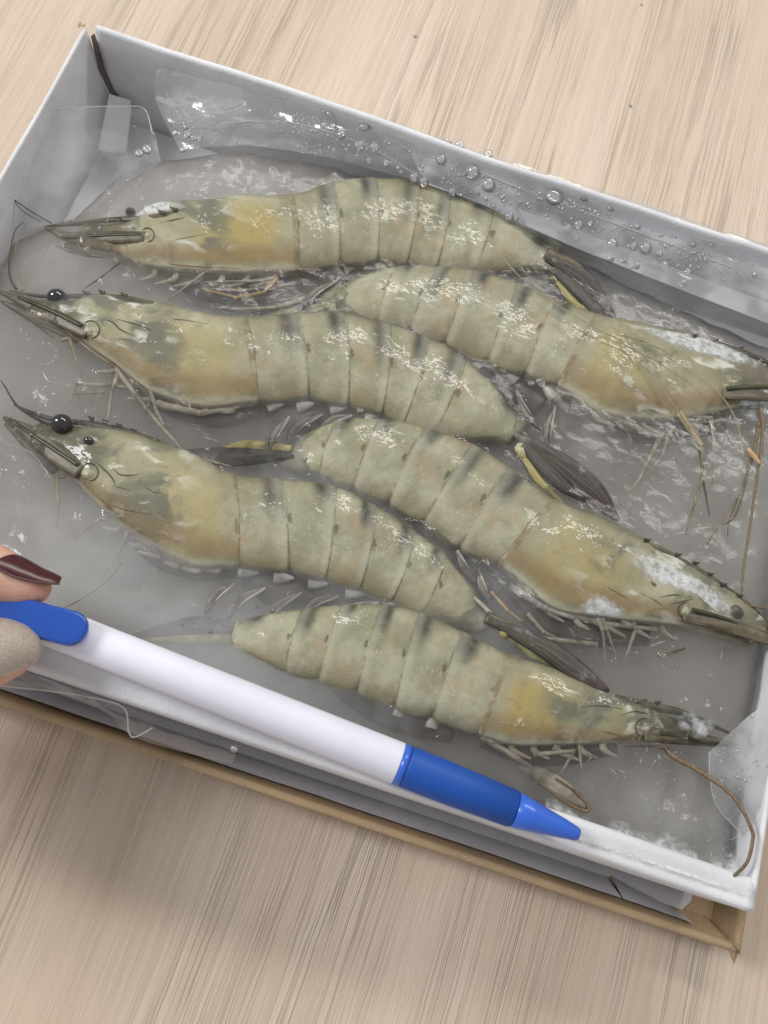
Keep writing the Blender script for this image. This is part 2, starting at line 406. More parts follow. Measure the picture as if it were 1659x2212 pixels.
def m_drop():
    a = NT('water_drop')
    lw = a.n('ShaderNodeLayerWeight', {'Blend': .5}).outputs['Facing']
    fr = a.math('MULTIPLY', a.n('ShaderNodeFresnel', {'IOR': 1.45}).outputs[0], 1.6, clamp=True)
    tr = a.n('ShaderNodeBsdfTransparent', {'Color': a.mix(a.ss(lw, .25, .8), (.98, .98, .98), (.55, .55, .57))})
    df = a.n('ShaderNodeBsdfDiffuse', {'Color': (.9, .91, .93)})
    gl = a.n('ShaderNodeBsdfGlossy', {'Roughness': .03, 'Color': (1, 1, 1)})
    m1 = a.n('ShaderNodeMixShader', {0: a.math('MULTIPLY_ADD', a.ss(lw, .60, .92), .75, .16), 1: tr.outputs[0], 2: df.outputs[0]})  # pale rim and darker edge put into the colour to imitate refraction
    mx = a.n('ShaderNodeMixShader', {0: fr, 1: m1.outputs[0], 2: gl.outputs[0]})
    a.t.links.new(mx.outputs[0], a.out.inputs[0])
    return a.m

def m_plastic(name, col, rough=.3, coat=.3, spec=.5):
    a = NT(name); o = a.obj()
    n = a.noise(o, 700, 3, .6)
    a.p(Base_Color=a.mix(a.ss(a.noise(o, 60, 2), .3, .7), tuple(q * .94 for q in col), col), Roughness=a.math('MULTIPLY_ADD', n, .1, rough - .05))
    a.set(a.b, 'Coat Weight', coat); a.set(a.b, 'Coat Roughness', .12)
    a.p(Subsurface_Weight=.05, Subsurface_Scale=.001)
    return a.m

def m_skin():
    a = NT('skin'); o = a.obj()
    n1 = a.noise(o, 70, 3); n2 = a.noise(o, 900, 3, .6)
    cre = a.n('ShaderNodeTexVoronoi', {'Vector': a.obj((1, 1, 1)), 'Scale': 1500.0}).outputs['Distance']
    c = a.mix(a.ss(n1, .38, .66), (.70, .42, .32), (.66, .28, .19))
    c = a.mix(a.math('MULTIPLY', a.ss(n2, .5, .7), .2), c, (.75, .5, .4))
    a.p(Base_Color=c, Roughness=.45, Normal=a.bump(a.math('ADD', n2, cre), .25, .0003))
    a.p(Subsurface_Weight=.35, Subsurface_Radius=(1, .35, .2), Subsurface_Scale=.003)
    return a.m

def m_sugar_nail():
    a = NT('sugar_nail_polish'); o = a.obj()
    n = a.noise(o, 4200, 2, .6)
    a.p(Base_Color=a.mix(a.ss(n, .4, .65), (.36, .295, .235), (.56, .475, .39)), Roughness=.4, Normal=a.bump(n, .5, .0003))
    return a.m

M = dict(
    table=m_table(),
    white=m_card('white_card', (.78, .775, .79), .07, .6),
    liner=m_card('white_card_inside', (.60, .575, .59), .04, .55),
    kraft=m_card('kraft_card', (.47, .335, .195), .12, .85, .6, (.66, .50, .32)),
    gap=m_card('gap_shade', (.16, .14, .13), .1, .9),
    shell=m_abdomen(), car0=m_carapace('carapace_shell', .45), car1=m_carapace('carapace_shell_yellow', .9), car2=m_carapace('carapace_shell_olive', .5),
    leg=m_flesh('leg_chitin', (.42, .365, .275), (.56, .50, .40), .36, 500),
    orange=m_flesh('orange_chitin', (.50, .30, .12), (.58, .42, .25), .05, 500),
    base=m_flesh('white_muscle', (.46, .44, .37), (.62, .60, .53), .25, 300),
    pleo=m_flesh('swimmeret_blade', (.115, .095, .08), (.20, .17, .145), .06, 400, streak=(.28, .25, .215)),
    scale=m_flesh('antenna_scale', (.085, .065, .035), (.19, .155, .095), .10, 260, streak=(.045, .036, .02)),
    green=m_flesh('green_ridge', (.022, .024, .008), (.055, .060, .018), 0, 200),
    ross=m_flesh('rostrum_shell', (.06, .055, .03), (.15, .125, .075), .05, 260, streak=(.03, .03, .018)),
    dark=m_flesh('dark_bristle', (.03, .024, .016), (.06, .045, .03), 0, 500),
    brown=m_flesh('antenna_brown', (.12, .075, .035), (.22, .15, .08), 0, 900),
    hair=m_flesh('pale_antenna', (.30, .25, .14), (.40, .34, .20), 0, 900),
    yellow=m_flesh('tail_yellow', (.30, .25, .08), (.42, .36, .15), 0, 300, streak=(.20, .17, .07)),
    shell2=m_flesh('antenna_joint', (.27, .25, .15), (.42, .39, .28), 0, 240), under=m_flesh('belly_shade_fill', (.055, .043, .034), (.10, .080, .062), .08, 120), knuckle=m_flesh('tail_knuckle', (.40, .37, .20), (.48, .44, .27), 0, 260),
    uropod=m_uropod(), frost=m_frost(), crust=m_film('ice_crust', .28, 1.2), ice=m_ice(), fog=m_fog(), film=m_film('clear_film', .26, .55), film2=m_film('folded_film', .50, .35), glint=m_film('wet_glaze', .03, 1.6), film3=m_film('thin_film', .08, .12), film4=m_film('film_band', .95, .3), drop=m_drop(),
    eye=m_plastic('eye_black', (.012, .011, .010), .08, 1.0), socket=m_flesh('eye_stalk', (.05, .045, .035), (.10, .09, .06), 0, 300),
    penwhite=m_plastic('pen_white', (.82, .82, .91), .55, .0), penblue=m_plastic('pen_blue', (.008, .075, .42), .16, .6),
    grip=m_plastic('pen_grip_rubber', (.004, .075, .38), .55, .0), tipblue=m_plastic('pen_tip_blue', (.03, .13, .62), .3, .3),
    skin=m_skin(), nail=m_plastic('nail_dark_red', (.060, .004, .006), .28, .12), sugar=m_sugar_nail(),
)

# ------------------------------------------------------------------ the table
def grid(x0, x1, y0, y1, nx, ny, fz):
    xs = np.linspace(x0, x1, nx); ys = np.linspace(y0, y1, ny)
    v = [(x, y, fz(x, y)) for y in ys for x in xs]
    f = [(j * nx + i, j * nx + i + 1, (j + 1) * nx + i + 1, (j + 1) * nx + i) for j in range(ny - 1) for i in range(nx - 1)]
    return v, f
v, f = grid(-90, 90, -70, 110, 3, 3, lambda x, y: 0.0)
t = mk('table_top', v, f, M['table'])
tag(t, 'pale beige wood-grain laminate table top under the box', kind='structure')

# ------------------------------------------------------------------ carton tray
TX0, TX1, TY0, TY1, TZ = -11.95, 10.15, .82, 17.42, 3.6     # outside at the rim

def extrude(name, prof, a, b, mat, parent, n=60, wob=.03, seed=0, cut0=0.0, cut1=0.0, label=None):
    """prof: closed list of (inward, z); a,b: end points on the outer line (xy). cut: mitre inward at the ends"""
    a = np.array(a, float); b = np.array(b, float); d = (b - a) / np.linalg.norm(b - a); nrm = np.array([-d[1], d[0]])
    L = np.linalg.norm(b - a); R = []
    for i in range(n):
        t_ = i / (n - 1); ring = []
        for (q, z) in prof:
            s_ = cut0 * q * (1 - t_) * 1.0 + t_ * (L - cut1 * q) + (1 - t_) * 0
            wv = wob * fbm(t_ * 3.1 + seed * 7.3, z * .25, seed) * min(1, z / 3)
            p_ = a + d * s_ + nrm * (q + wv)
            ring.append((p_[0], p_[1], z + wob * .45 * fbm(t_ * 4 + seed, 9.1, 2)*(1 if z > 1 else 0)))
        R.append(ring)
    v, f = rings(np.array(R)); return mk(name, v, f, mat, parent, label=label)

def wallprof(t0, t1, z0, z1, th, flare=0.0, k=6):
    """inward thickness profile with a round top; th = thickness"""
    pr = [(t1 + th, z0), ]
    for i in range(1, 6): pr.append((t1 + th - (t1 - t0) * i / 6, z0 + (z1 - th / 2 - z0) * i / 6))
    for i in range(k + 1):
        an = math.pi * i / k
        pr.append((t0 + th / 2 + th / 2 * math.cos(an), z1 - th / 2 + th / 2 * math.sin(an)))
    for i in range(5, 0, -1): pr.append((t0 + (t1 - t0) * (1 - i / 6), z0 + (z1 - th / 2 - z0) * i / 6))
    pr.append((t1, z0)); return pr

tray = thing('carton_tray', 'open white card tray holding the frozen shrimp', 'box', ((TX0 + TX1) / 2, (TY0 + TY1) / 2, .3))
v, f = grid(TX0 + .25, TX1 - .25, TY0 + .3, TY1 - .3, 12, 10, lambda x, y: .42 + .02 * fbm(x * .3, y * .3))
mk('tray_floor', v, f, M['white'], tray)
extrude('far_wall', wallprof(0, .16, .3, TZ + .06, .20), (TX1 + .0, TY1), (TX0 + .32, TY1), M['white'], tray, 140, .11, 1)
extrude('side_wall', wallprof(0, .30, .3, TZ - .02, .12), (TX0, TY1 - .30), (TX0, TY0 + .1), M['white'], tray, 90, .05, 2)
extrude('side_wall', wallprof(0, .22, .3, TZ - .02, .15), (TX1, TY0 + .42), (TX1, TY1 - .30), M['white'], tray, 90, .03, 3)
lipprof = [(.58, .3), (.60, 1.2), (.62, 2.2), (.66, 3.2), (.70, 3.40), (.68, 3.50), (.60, 3.56), (.50, 3.57), (.40, 3.55), (.30, 3.53), (.22, 3.535), (.15, 3.55), (.09, 3.555), (.045, 3.53), (.015, 3.47), (0, 3.38), (.02, 2.4), (.05, 1.2), (.08, .3)]
extrude('near_wall', lipprof, (TX0 + .1, TY0), (TX1 - .02, TY0), M['white'], tray, 110, .04, 4)
# corner gusset: folded tab, a dark sheet painted as the shade in its opening and the torn tip
zc = 1.25
mk('corner_gap_shade', [P(196, 78, 3.4), P(204, 72, 3.3), P(250, 190, 1.6), P(282, 216, 1.2), P(270, 224, 1.2), P(236, 200, 1.6), P(212, 150, 2.4)], [(0, 1, 6), (1, 2, 5, 6), (2, 3, 4, 5)], M['gap'], tray)
def card(name, pts, th, mat, parent, smooth=False):
    n = len(pts); up = np.array([0, 0, th]); p3 = [np.array(q) for q in pts]
    v = p3 + [q - up for q in p3]
    f = [tuple(range(n))] + [tuple(range(2 * n - 1, n - 1, -1))] + [(i, i + n, (i + 1) % n + n, (i + 1) % n) for i in range(n)]
    return mk(name, v, f, mat, parent, smooth=smooth)
card('corner_tab', [P(236, 203, 1.75), P(282, 216, 1.62), P(284, 232, 1.5), P(272, 330, .95), P(212, 322, 1.0)], .06, M['white'], tray)
bt = []
for i in range(14):
    q = P(176 + random.uniform(-5, 8), 58 + random.uniform(-5, 6), 3.55); bt.append(q)
v = []; f = []
for q in bt:
    k = len(v); s_ = random.uniform(.02, .06)
    v += [(q + np.array([random.uniform(-s_, s_), random.uniform(-s_, s_), random.uniform(0, s_)])).tolist() for _ in range(4)]
    f += [(k, k + 1, k + 2), (k, k + 2, k + 3), (k, k + 1, k + 3), (k + 1, k + 2, k + 3)]
o = mk('torn_fibre', v, f, M['kraft'], tray, smooth=False); o['kind'] = 'stuff'

# ------------------------------------------------------------------ kraft lid under the tray
lid = thing('kraft_tray', 'shallow kraft card lid with white lining that the tray stands in', 'card tray', (-.7, 9, 0))
LX0, LX1, LY0, LY1 = -12.75, 11.3, -.06, 18.3
v, f = grid(LX0 + .5, LX1 - .4, LY0 + .4, LY1 - .5, 4, 4, lambda x, y: .14)
mk('lid_floor', v, f, M['kraft'], lid)
lp = wallprof(0, .42, .05, 1.05, .20, k=8)
extrude('lid_wall', lp, (LX0, LY0), (LX1, LY0), M['kraft'], lid, 120, .05, 11, .9, .9)
extrude('lid_wall', wallprof(0, .2, .05, 1.10, .22, k=8), (LX1, LY0), (LX1, LY1), M['kraft'], lid, 80, .04, 12, .9, .9)
extrude('lid_wall', lp, (LX1, LY1), (LX0, LY1), M['kraft'], lid, 60, .04, 13, .9, .9)
extrude('lid_wall', lp, (LX0, LY1), (LX0, LY0), M['kraft'], lid, 60, .04, 14, .9, .9)
# white lining: floor sheet and the turned-up inner strip, cut on a slant at the corner
card('lining_floor', [(LX0 + .8, .66, .19), (8.15, .66, .19), (8.2, .72, .19), (10.05, .40, .19), (10.3, .75, .19), (10.3, 1.6, .19), (LX0 + .8, 1.6, .19)], .03, M['liner'], lid)
def strip(name, lo, hi, mat, parent, n=80, seed=0, wob=.02):
    lo, hi = cr(lo, n), cr(hi, n); R = []
    for i in range(n):
        ring = []
        for k in range(7):
            q = lo[i] + (hi[i] - lo[i]) * k / 6; ring.append(q + np.array([0, wob * fbm(i / n * 6 + seed, k * .3), 0]))
        R.append(ring)
    v, f = rings(np.array(R), False, False, False); return mk(name, v, f, mat, parent)
strip('lining_wall', [(LX0 + .8, .66, .2), (0, .66, .2), (8.1, .66, .2)], [(LX0 + .7, .29, .93), (0, .29, .93), (8.3, .29, .93)], M['liner'], lid, seed=3)
strip('lining_wall', [(8.22, .70, .2), (10.0, .44, .2)], [(8.34, .29, .93), (10.15, .27, .90)], M['liner'], lid, n=20, seed=5, wob=.01)
# torn tip of the lid corner
card('torn_corner', [(11.0, -.05, 1.05), (11.24, -.30, .95), (11.32, -.12, .85), (11.2, .2, 1.08)], .05, M['kraft'], lid)

# ------------------------------------------------------------------ ice
def ice_z(x, y): return 2.64 + (16.5 - y) / 15.0 * .42

FAR = np.array([P(a_, b_, 2.65)[:2] for a_, b_ in ((-60, 560), (60, 505), (170, 462), (262, 372), (340, 335), (440, 325), (540, 318), (700, 345), (860, 388), (1050, 452), (1240, 545), (1450, 650), (1659, 738), (1850, 800))])
def far_y(x): return float(np.interp(x, FAR[:, 0], FAR[:, 1]))

def build_ice():
    nx, ny = 230, 170; x0, x1 = -11.35, 9.80; top = []
    for j in range(ny):
        for i in range(nx):
            x = x0 + (x1 - x0) * i / (nx - 1); y1 = min(far_y(x), 16.9) + .10 * fbm(x * 1.3, 3.3); y0 = 1.36 + .05 * fbm(x * 1.1, 8)
            t_ = j / (ny - 1); y = y0 + (y1 - y0) * t_
            edge = min(t_, 1 - t_) * (y1 - y0); e2 = min(i, nx - 1 - i) / (nx - 1) * (x1 - x0)
            d = min(edge, e2)
            z = ice_z(x, y) - .30 * math.exp(-d / .22) + .05 + .045 * fbm(x * .8, y * .8, 1) + .018 * fbm(x * 3.3, y * 3.3, 2)
            if x > 8 and y < 4: z += .12 * fbm(x * 1.6, y * 1.6, 5)
            top.append((x, y, z))
    n = nx * ny; v = top + [(x, y, .5) for x, y, z in top]
    f = [(j * nx + i, j * nx + i + 1, (j + 1) * nx + i + 1, (j + 1) * nx + i) for j in range(ny - 1) for i in range(nx - 1)]
    f += [tuple(q + n for q in reversed(g)) for g in f]
    b = [i for i in range(nx)] + [j * nx + nx - 1 for j in range(1, ny)] + [(ny - 1) * nx + i for i in range(nx - 2, -1, -1)] + [j * nx for j in range(ny - 2, 0, -1)]
    f += [(b[(k + 1) % len(b)], b[k], b[k] + n, b[(k + 1) % len(b)] + n) for k in range(len(b))]
    o = mk('ice_slab', v, f, M['ice'])
    return tag(o, 'cloudy grey ice slab filling the tray around the shrimp', 'ice')
ICE = build_ice()
def glaze():
    v = []; f = []
    def put(tv, tf):
        k = len(v); v.extend(tv); f.extend([tuple(i + k for i in g) for g in tf])
    def surf(x, y):
        d = FW * FPX + CR * (x - 829.5) + CU * (1106 - y); d /= np.linalg.norm(d)
        h = ITREE.ray_cast(Vector(CP), Vector(d)); return None if h[0] is None else np.array(h[0])
    spots = [(1450, 940, 70, 60, 34), (1400, 1150, 90, 60, 16), (1330, 1380, 110, 40, 30), (1400, 1640, 90, 35, 34), (1420, 1730, 80, 45, 30), (1560, 1830, 50, 50, 46), (560, 640, 90, 30, 30), (150, 420, 60, 50, 26), (120, 800, 70, 70, 22), (300, 900, 90, 60, 18), (640, 1250, 150, 40, 16), (1480, 880, 60, 40, 24), (100, 1000, 60, 60, 14), (280, 480, 60, 20, 16), (1420, 690, 120, 30, 30), (400, 1330, 80, 30, 8), (1100, 720, 200, 60, 14), (800, 1000, 300, 200, 20)]
    for ln, r_ in (([(615, 590), (632, 572), (650, 560), (664, 545), (682, 532)], .03), ([(0, 945), (22, 962), (50, 968), (74, 985), (92, 1005), (110, 1034)], .028), ([(220, 1044), (240, 1052), (252, 1066), (264, 1074)], .022), ([(206, 905), (226, 912), (240, 920)], .025), ([(93, 804), (104, 822), (130, 830)], .018), ([(440, 945), (470, 952)], .022), ([(760, 640), (785, 622)], .02), ([(1385, 1000), (1410, 1012)], .02), ([(1405, 1395), (1435, 1385)], .03), ([(1560, 965), (1580, 955)], .02)):
        pp = [surf(*q) for q in ln]; pp = [q for q in pp if q is not None]
        if len(pp) > 1:
            tv, tf = tube(pp, [r_ * random.uniform(.6, 1.2) for _ in pp], m_=8, n=10 * len(pp)); put([list(q) for q in tv], tf)
    for (cx, cy, sx, sy, n) in spots:
        for _ in range(int(n * 1.5)):
            x, y = random.gauss(cx, sx), random.gauss(cy, sy); c = surf(x, y)
            if c is None or c[2] < 2.2: continue
            if random.random() < .55:
                a0 = random.uniform(0, 6.28); ln = random.uniform(.05, .22); bd = random.uniform(-.5, .5); p_ = []
                for k in range(4):
                    t_ = k / 3 - .5; p_.append(c + np.array([math.cos(a0) * ln * t_ - math.sin(a0) * bd * ln * t_ * t_, math.sin(a0) * ln * t_ + math.cos(a0) * bd * ln * t_ * t_, .0]))
                tv, tf = tube(p_, [.006, random.uniform(.012, .026), random.uniform(.010, .022), .005], m_=6, n=9); put([list(q) for q in tv], tf)
            else:
                r_ = random.uniform(.015, .055); k = 10; tv = []; tf = []
                for i in range(4):
                    th = math.pi / 2 * (1 - i / 4)
                    for j in range(k): tv.append((c + r_ * np.array([math.sin(th) * math.cos(2 * math.pi * j / k), math.sin(th) * math.sin(2 * math.pi * j / k), .6 * math.cos(th)])).tolist())
                tv.append((c + np.array([0, 0, .6 * r_])).tolist())
                tf = [(i * k + j, i * k + (j + 1) % k, (i + 1) * k + (j + 1) % k, (i + 1) * k + j) for i in range(3) for j in range(k)] + [(3 * k + j, 3 * k + (j + 1) % k, 4 * k) for j in range(k)]
                put(tv, tf)
    o = mk('glaze_ripple', v, f, M['glint'], ICE); o['kind'] = 'stuff'
from mathutils.bvhtree import BVHTree as _B
_a = np.empty(len(ICE.data.vertices) * 3); ICE.data.vertices.foreach_get('co', _a)
ITREE = _B.FromPolygons((_a.reshape(-1, 3) / S).tolist(), [tuple(p_.vertices) for p_ in ICE.data.polygons])
glaze()

# ------------------------------------------------------------------ shrimp
def I(x, y, dz=0.0):
    """photo point at dz above the ice surface"""
    q = P(x, y, 2.8)
    for _ in range(2): q = P(x, y, ice_z(q[0], q[1]) + dz)
    return q

SEG_OVER = .10
def shrimp(name, label, st, zoff, car, seed, nose):
    """st: 11 pairs (dorsal, ventral) in photo points: 5 for the carapace, then 6 segment ends. zoff: centre level under the ice top, head..tail"""
    D = np.array([p_[0] for p_ in st], float); V = np.array([p_[1] for p_ in st], float)
    nd, nv_ = np.array(nose[0], float), np.array(nose[1], float)
    org = I(*((D[4] + V[4]) / 2), -1.2)
    T = thing(name, label, 'shrimp', (org[0], org[1], .5), 'frozen shrimp in the tray')
    def at(t_):
        def ev(A):
            k = max(0, min(len(A) - 2, int(t_))); f_ = t_ - k
            q = np.vstack([2 * A[0] - A[1], A, 2 * A[-1] - A[-2]]); a, b, c, d = q[k], q[k + 1], q[k + 2], q[k + 3]
            return .5 * ((2 * b) + (c - a) * f_ + (2 * a - 5 * b + 4 * c - d) * f_ ** 2 + (3 * b - a - 3 * c + d) * f_ ** 3)
        if t_ < 0:
            w_ = -t_; return D[0] + (nd - D[0]) * w_, V[0] + (nv_ - V[0]) * w_
        return ev(D), ev(V)
    def sect(t_, sc_, m_, vsc=1.0, lead=0.0, bw=0.0):
        d, v_ = at(t_); z = np.interp(t_, np.linspace(0, 10, len(zoff)), zoff)
        d3, v3 = I(d[0], d[1], z), I(v_[0], v_[1], z)
        d2, v2 = at(min(10, t_ + .05)); d1, v1 = at(max(-1, t_ - .05))
        tan = I(*((d2 + v2) / 2), z) - I(*((d1 + v1) / 2), z); tan[2] = 0; tan /= np.linalg.norm(tan) + 1e-9
        Mid = (d3 + v3) / 2; A = (d3 - v3) / 2; wd_ = 1.07 + .17 * min(1, max(0, (t_ - 6.5) / 2.5)) - .05 * max(0, t_ - 9.3); A = A * wd_; Mid = Mid - A * .05 * min(1, max(0, (t_ - 5) / 3)); a_ = np.linalg.norm(A); b_ = min(.52 * a_, .48)
        ring = []
        for j in range(m_):
            ph = 2 * math.pi * j / m_; c_, s_ = math.cos(ph), math.sin(ph)
            cc = math.copysign(abs(c_) ** .92, c_); ss_ = math.copysign(abs(s_) ** .62, s_)
            k = sc_ * (vsc if cc < 0 else 1.0)
            # scallop only acts low on the flank
            if cc < 0: k = sc_ * (1 + (vsc - 1) * (-cc) ** 1.5)
            q = Mid + A * cc * k + np.array([0, 0, b_ * ss_ * sc_]) + tan * (bw * (1 - cc * cc) + lead)
            nz = .03 * fbm(q[0] * 2.6 + seed, q[1] * 2.6, q[2] * 2.6)
            q = q + np.array([0, 0, nz * (1 if s_ > 0 else -1)])
            ring.append(q)
        return ring
    m_ = 44
    # carapace
    R = []; us = np.concatenate([np.linspace(-1, 0, 14)[:-1], np.linspace(.0, 3.9, 46), np.linspace(3.93, 4.06, 6)])
    for u in us:
        sc_ = 1.0
        if u < -.8: sc_ = .35 + .65 * math.sin(math.pi / 2 * (u + 1) / .2)
        if u > 3.7: sc_ = 1 + .03 * (u - 3.7) / .36
        if u > 4.02: sc_ -= .035
        R.append(sect(u, sc_, m_, 1.0, 0, .06 if u > 3 else 0))
    v, f = rings(np.array(R)); uv = [(u, j / m_) for u in us for j in range(m_)] + [(0, 0), (4, 0)]
    cp = mk('carapace', v, f, car, T, uv=uv)
    # abdomen
    for k in range(6):
        R = []; ul = np.concatenate([np.linspace(-.16, 0, 4), np.linspace(.05, .92, 18), np.linspace(.95, 1.0, 4), [1.0, .985]]); uo = []
        for i, s_ in enumerate(ul):
            sc_ = .984 + .014 * min(1, max(0, (s_ + .16) / .5)) + .008 * max(0, (s_ - .8) / .2)
            if i == len(ul) - 2: sc_ -= .016
            if i == len(ul) - 1: sc_ -= .05
            # rounded lower lobes
            q = (2 * min(1, max(0, s_)) - 1); vs = 1.05 - (.11 if k < 5 else .03) * abs(q) ** 5
            if k == 5 and s_ > .9: sc_ *= .97
            R.append(sect(4 + k + max(-.3, s_) if k > 0 or s_ > -.2 else 4, sc_, m_, vs, 0, .05))
            uo.append(4 + k + min(.999, max(0.0, s_)))
        v, f = rings(np.array(R)); uv = [(u, j / m_) for u in uo for j in range(m_)] + [(4 + k, 0), (4 + k + .99, 0)]
        mk('abdomen_segment', v, f, M['shell'], T, uv=uv)
    for k, u in enumerate(np.linspace(1.0, 3.6, 6)):
        d_, v_ = at(u); dr = (v_ - d_) / (np.linalg.norm(v_ - d_) + 1e-6); fw = (D[0] - D[4]) / np.linalg.norm(D[0] - D[4])
        p0 = v_ - dr * 8; p1 = v_ + dr * 13 + fw * 10; p2 = p1 + fw * (34 + 8 * (k % 3)) + dr * 4
        q = [I(*p0, -.16), I(*p1, -.10), I(*p2, -.12)]
        tube_obj('leg_base', q, [.10, .08, .03], M['leg'], T, m_=8, n=14, flat=.7)
    return T, cp

GRP = 'frozen shrimp in the tray'
def pts(seq, dz): return [I(a_, b_, dz if np.isscalar(dz) else dz[i]) for i, (a_, b_) in enumerate(seq)]

def B(x, y, lift=.02, dz=-.05):
    """photo point on the shell of the current shrimp, or dz from the ice where there is no shell"""
    t_ = BVH.get('t'); q = I(x, y, dz)
    if t_ is None: return q
    d = FW * FPX + CR * (x - 829.5) + CU * (1106 - y); d /= np.linalg.norm(d)
    h = t_.ray_cast(Vector(CP), Vector(d))
    if h[0] is None: return q
    b_ = np.array(h[0]) + np.array([0, 0, lift])
    return b_ if b_[2] > q[2] else q
def bpts(seq, lift=.02, dz=-.05): return [B(a_, b_, lift, dz) for a_, b_ in seq]
BVH = {}

def eye(T, x, y, rpx, dz, frosty=False):
    r = rpx / 92; c = B(x, y, r * .35, dz - .14)
    T = tube_obj('eye_stalk', [c + np.array([.05, -.1, -.35]), c + np.array([.0, -.04, -.12])], [r * .75, r * .85], M['socket'], T, m_=12)
    return ball('eye', c, (r, r * .92, r), M['socket'] if frosty else M['eye'], T, 22, 14)

def leg(T, seq, dz, r0=.055, r1=.018, mat='leg', name='leg'):
    n = len(seq); p_ = pts(seq, dz); r0 *= 1.2; r1 *= 1.2
    # keep joints crisp: double the inner points
    q = [p_[0]]; rr = [r0]
    for i in range(1, n):
        a_ = r0 + (r1 - r0) * i / (n - 1)
        if i < n - 1:
            q += [p_[i] + (p_[i - 1] - p_[i]) * .10, p_[i], p_[i] + (p_[i + 1] - p_[i]) * .10]; rr += [a_ * 1.1, a_ * 1.25, a_]
        else: q.append(p_[i]); rr.append(a_)
    return tube_obj(name, q, rr, M[mat], T, m_=8, n=10 * n, flat=.75)

def whisk(T, seq, dz, r0=.02, r1=.008, mat='brown', name='antenna'):
    p_ = pts(seq, dz); return tube_obj(name, p_, np.linspace(r0, r1, len(p_)), M[mat], T, m_=6, n=10 * len(p_))

def pleopod(T, base, blades, ang, dz=-.08, size=1.0):
    """white muscle wedge tucked under the shell with its long dark paddle"""
    bx, by = base; dz = -.05
    ca, sa = math.cos(ang), math.sin(ang)
    a0 = I(bx + 26 * ca * size, by + 26 * sa * size - 12, dz - .12); a1 = I(bx - 17 * ca * size, by - 17 * sa * size, dz - .05)
    blade('swimmeret_base', [a1, (a0 + a1) / 2, a0], [.03, .12 * size, .15 * size], .09, M['base'], T, 12, 14, tilt=random.uniform(-.3, .3))
    for bl in blades:
        p_ = pts(bl, [-.03, .0, -.05]); c = cr(p_, 7); w_ = [.025, .06, .085, .10, .095, .07, .012]
        o = blade('swimmeret', c, [q * size for q in w_], .05, M['pleo'], T, 10, 26, .25)
        t_ = np.gradient(c, axis=0); nr = np.stack([t_[:, 1], -t_[:, 0], t_[:, 2] * 0], 1); nr /= np.linalg.norm(nr, axis=1)[:, None] + 1e-9
        sg = 1 if nr[3][0] > 0 else -1
        e = [c[k] + sg * nr[k] * w_[k] * size * .85 + np.array([0, 0, .03]) for k in range(5)]
        tube_obj('swimmeret_ridge', e, [.036, .036, .030, .020, .005], M['base'], o, m_=6, n=22, flat=.6)

def belly_shade(T, line, wid, dz=-.36):
    """dark strip added under the flank: belly shade and leg mass as colour"""
    blade('belly_shade', pts(line, dz), [q * 1.25 / 88 for q in wid], .16, M['under'], T, 14, 40)

def mids(a_, b_, bend=.12, n=1):
    a_, b_ = np.array(a_, float), np.array(b_, float); d = b_ - a_; nr = np.array([-d[1], d[0]])
    return [tuple(a_), tuple((a_ + b_) / 2 + nr * bend), tuple(b_)]

def rostrum(T, seq, wd, dz, teeth=(), tdir=(0, -1), tlen=9):
    p_ = bpts(seq, -.045, dz); o = blade('rostrum', p_, [q * .72 / 88 for q in wd], .06, M['ross'], T, 12, 40)
    for (x, y) in teeth:
        a_ = B(x, y, .03, dz); b_ = a_ + (I(x + tdir[0] * tlen, y + tdir[1] * tlen, dz) - I(x, y, dz)); w_ = (b_ - a_) * .55; perp = np.array([-w_[1], w_[0], 0])
        if perp[0] * (p_[-1] - p_[0])[0] > 0: perp = -perp
        tube_obj('rostrum_tooth', [a_ + perp * .5 - (b_ - a_) * .3, a_, b_ - perp * .6], [.07, .055, .008], M['dark'], o, m_=6, n=10)

def scale(T, seq, wd, dz, ridge):
    o = blade('antenna_scale', bpts(seq, .0, dz), [q / 88 for q in wd], .05, M['scale'], T, 12, 32, .15)
    tube_obj('antenna_scale_ridge', bpts(ridge, .04, dz + .07), [.06, .055, .04, .02][:len(ridge)], M['green'], o, m_=7, n=24, flat=.6)

def curl(T, x, y, r, dz, a0=-2.4, a1=1.6):
    """round antenna base with its rim"""
    o = ball('antenna_base', B(x, y, -.05), (r * .85 / 88, r * .7 / 88, .08), M['shell2'], T, 16, 10, .4, jitter=.3)
    q = [B(x + r * math.cos(t_), y + r * math.sin(t_), .015) for t_ in np.linspace(a0, a1, 9)]
    tube_obj('antenna_base_rim', q, [.004] + [.013] * 7 + [.004], M['green'], o, m_=6, n=26)

def groove(T, seq, dz, r=.028, mat='green'):
    tube_obj('shell_ridge', bpts(seq, .008), [r * .15] + [r * .6] * (len(seq) - 2) + [r * .15], M[mat], T, m_=6, n=22, flat=.6)

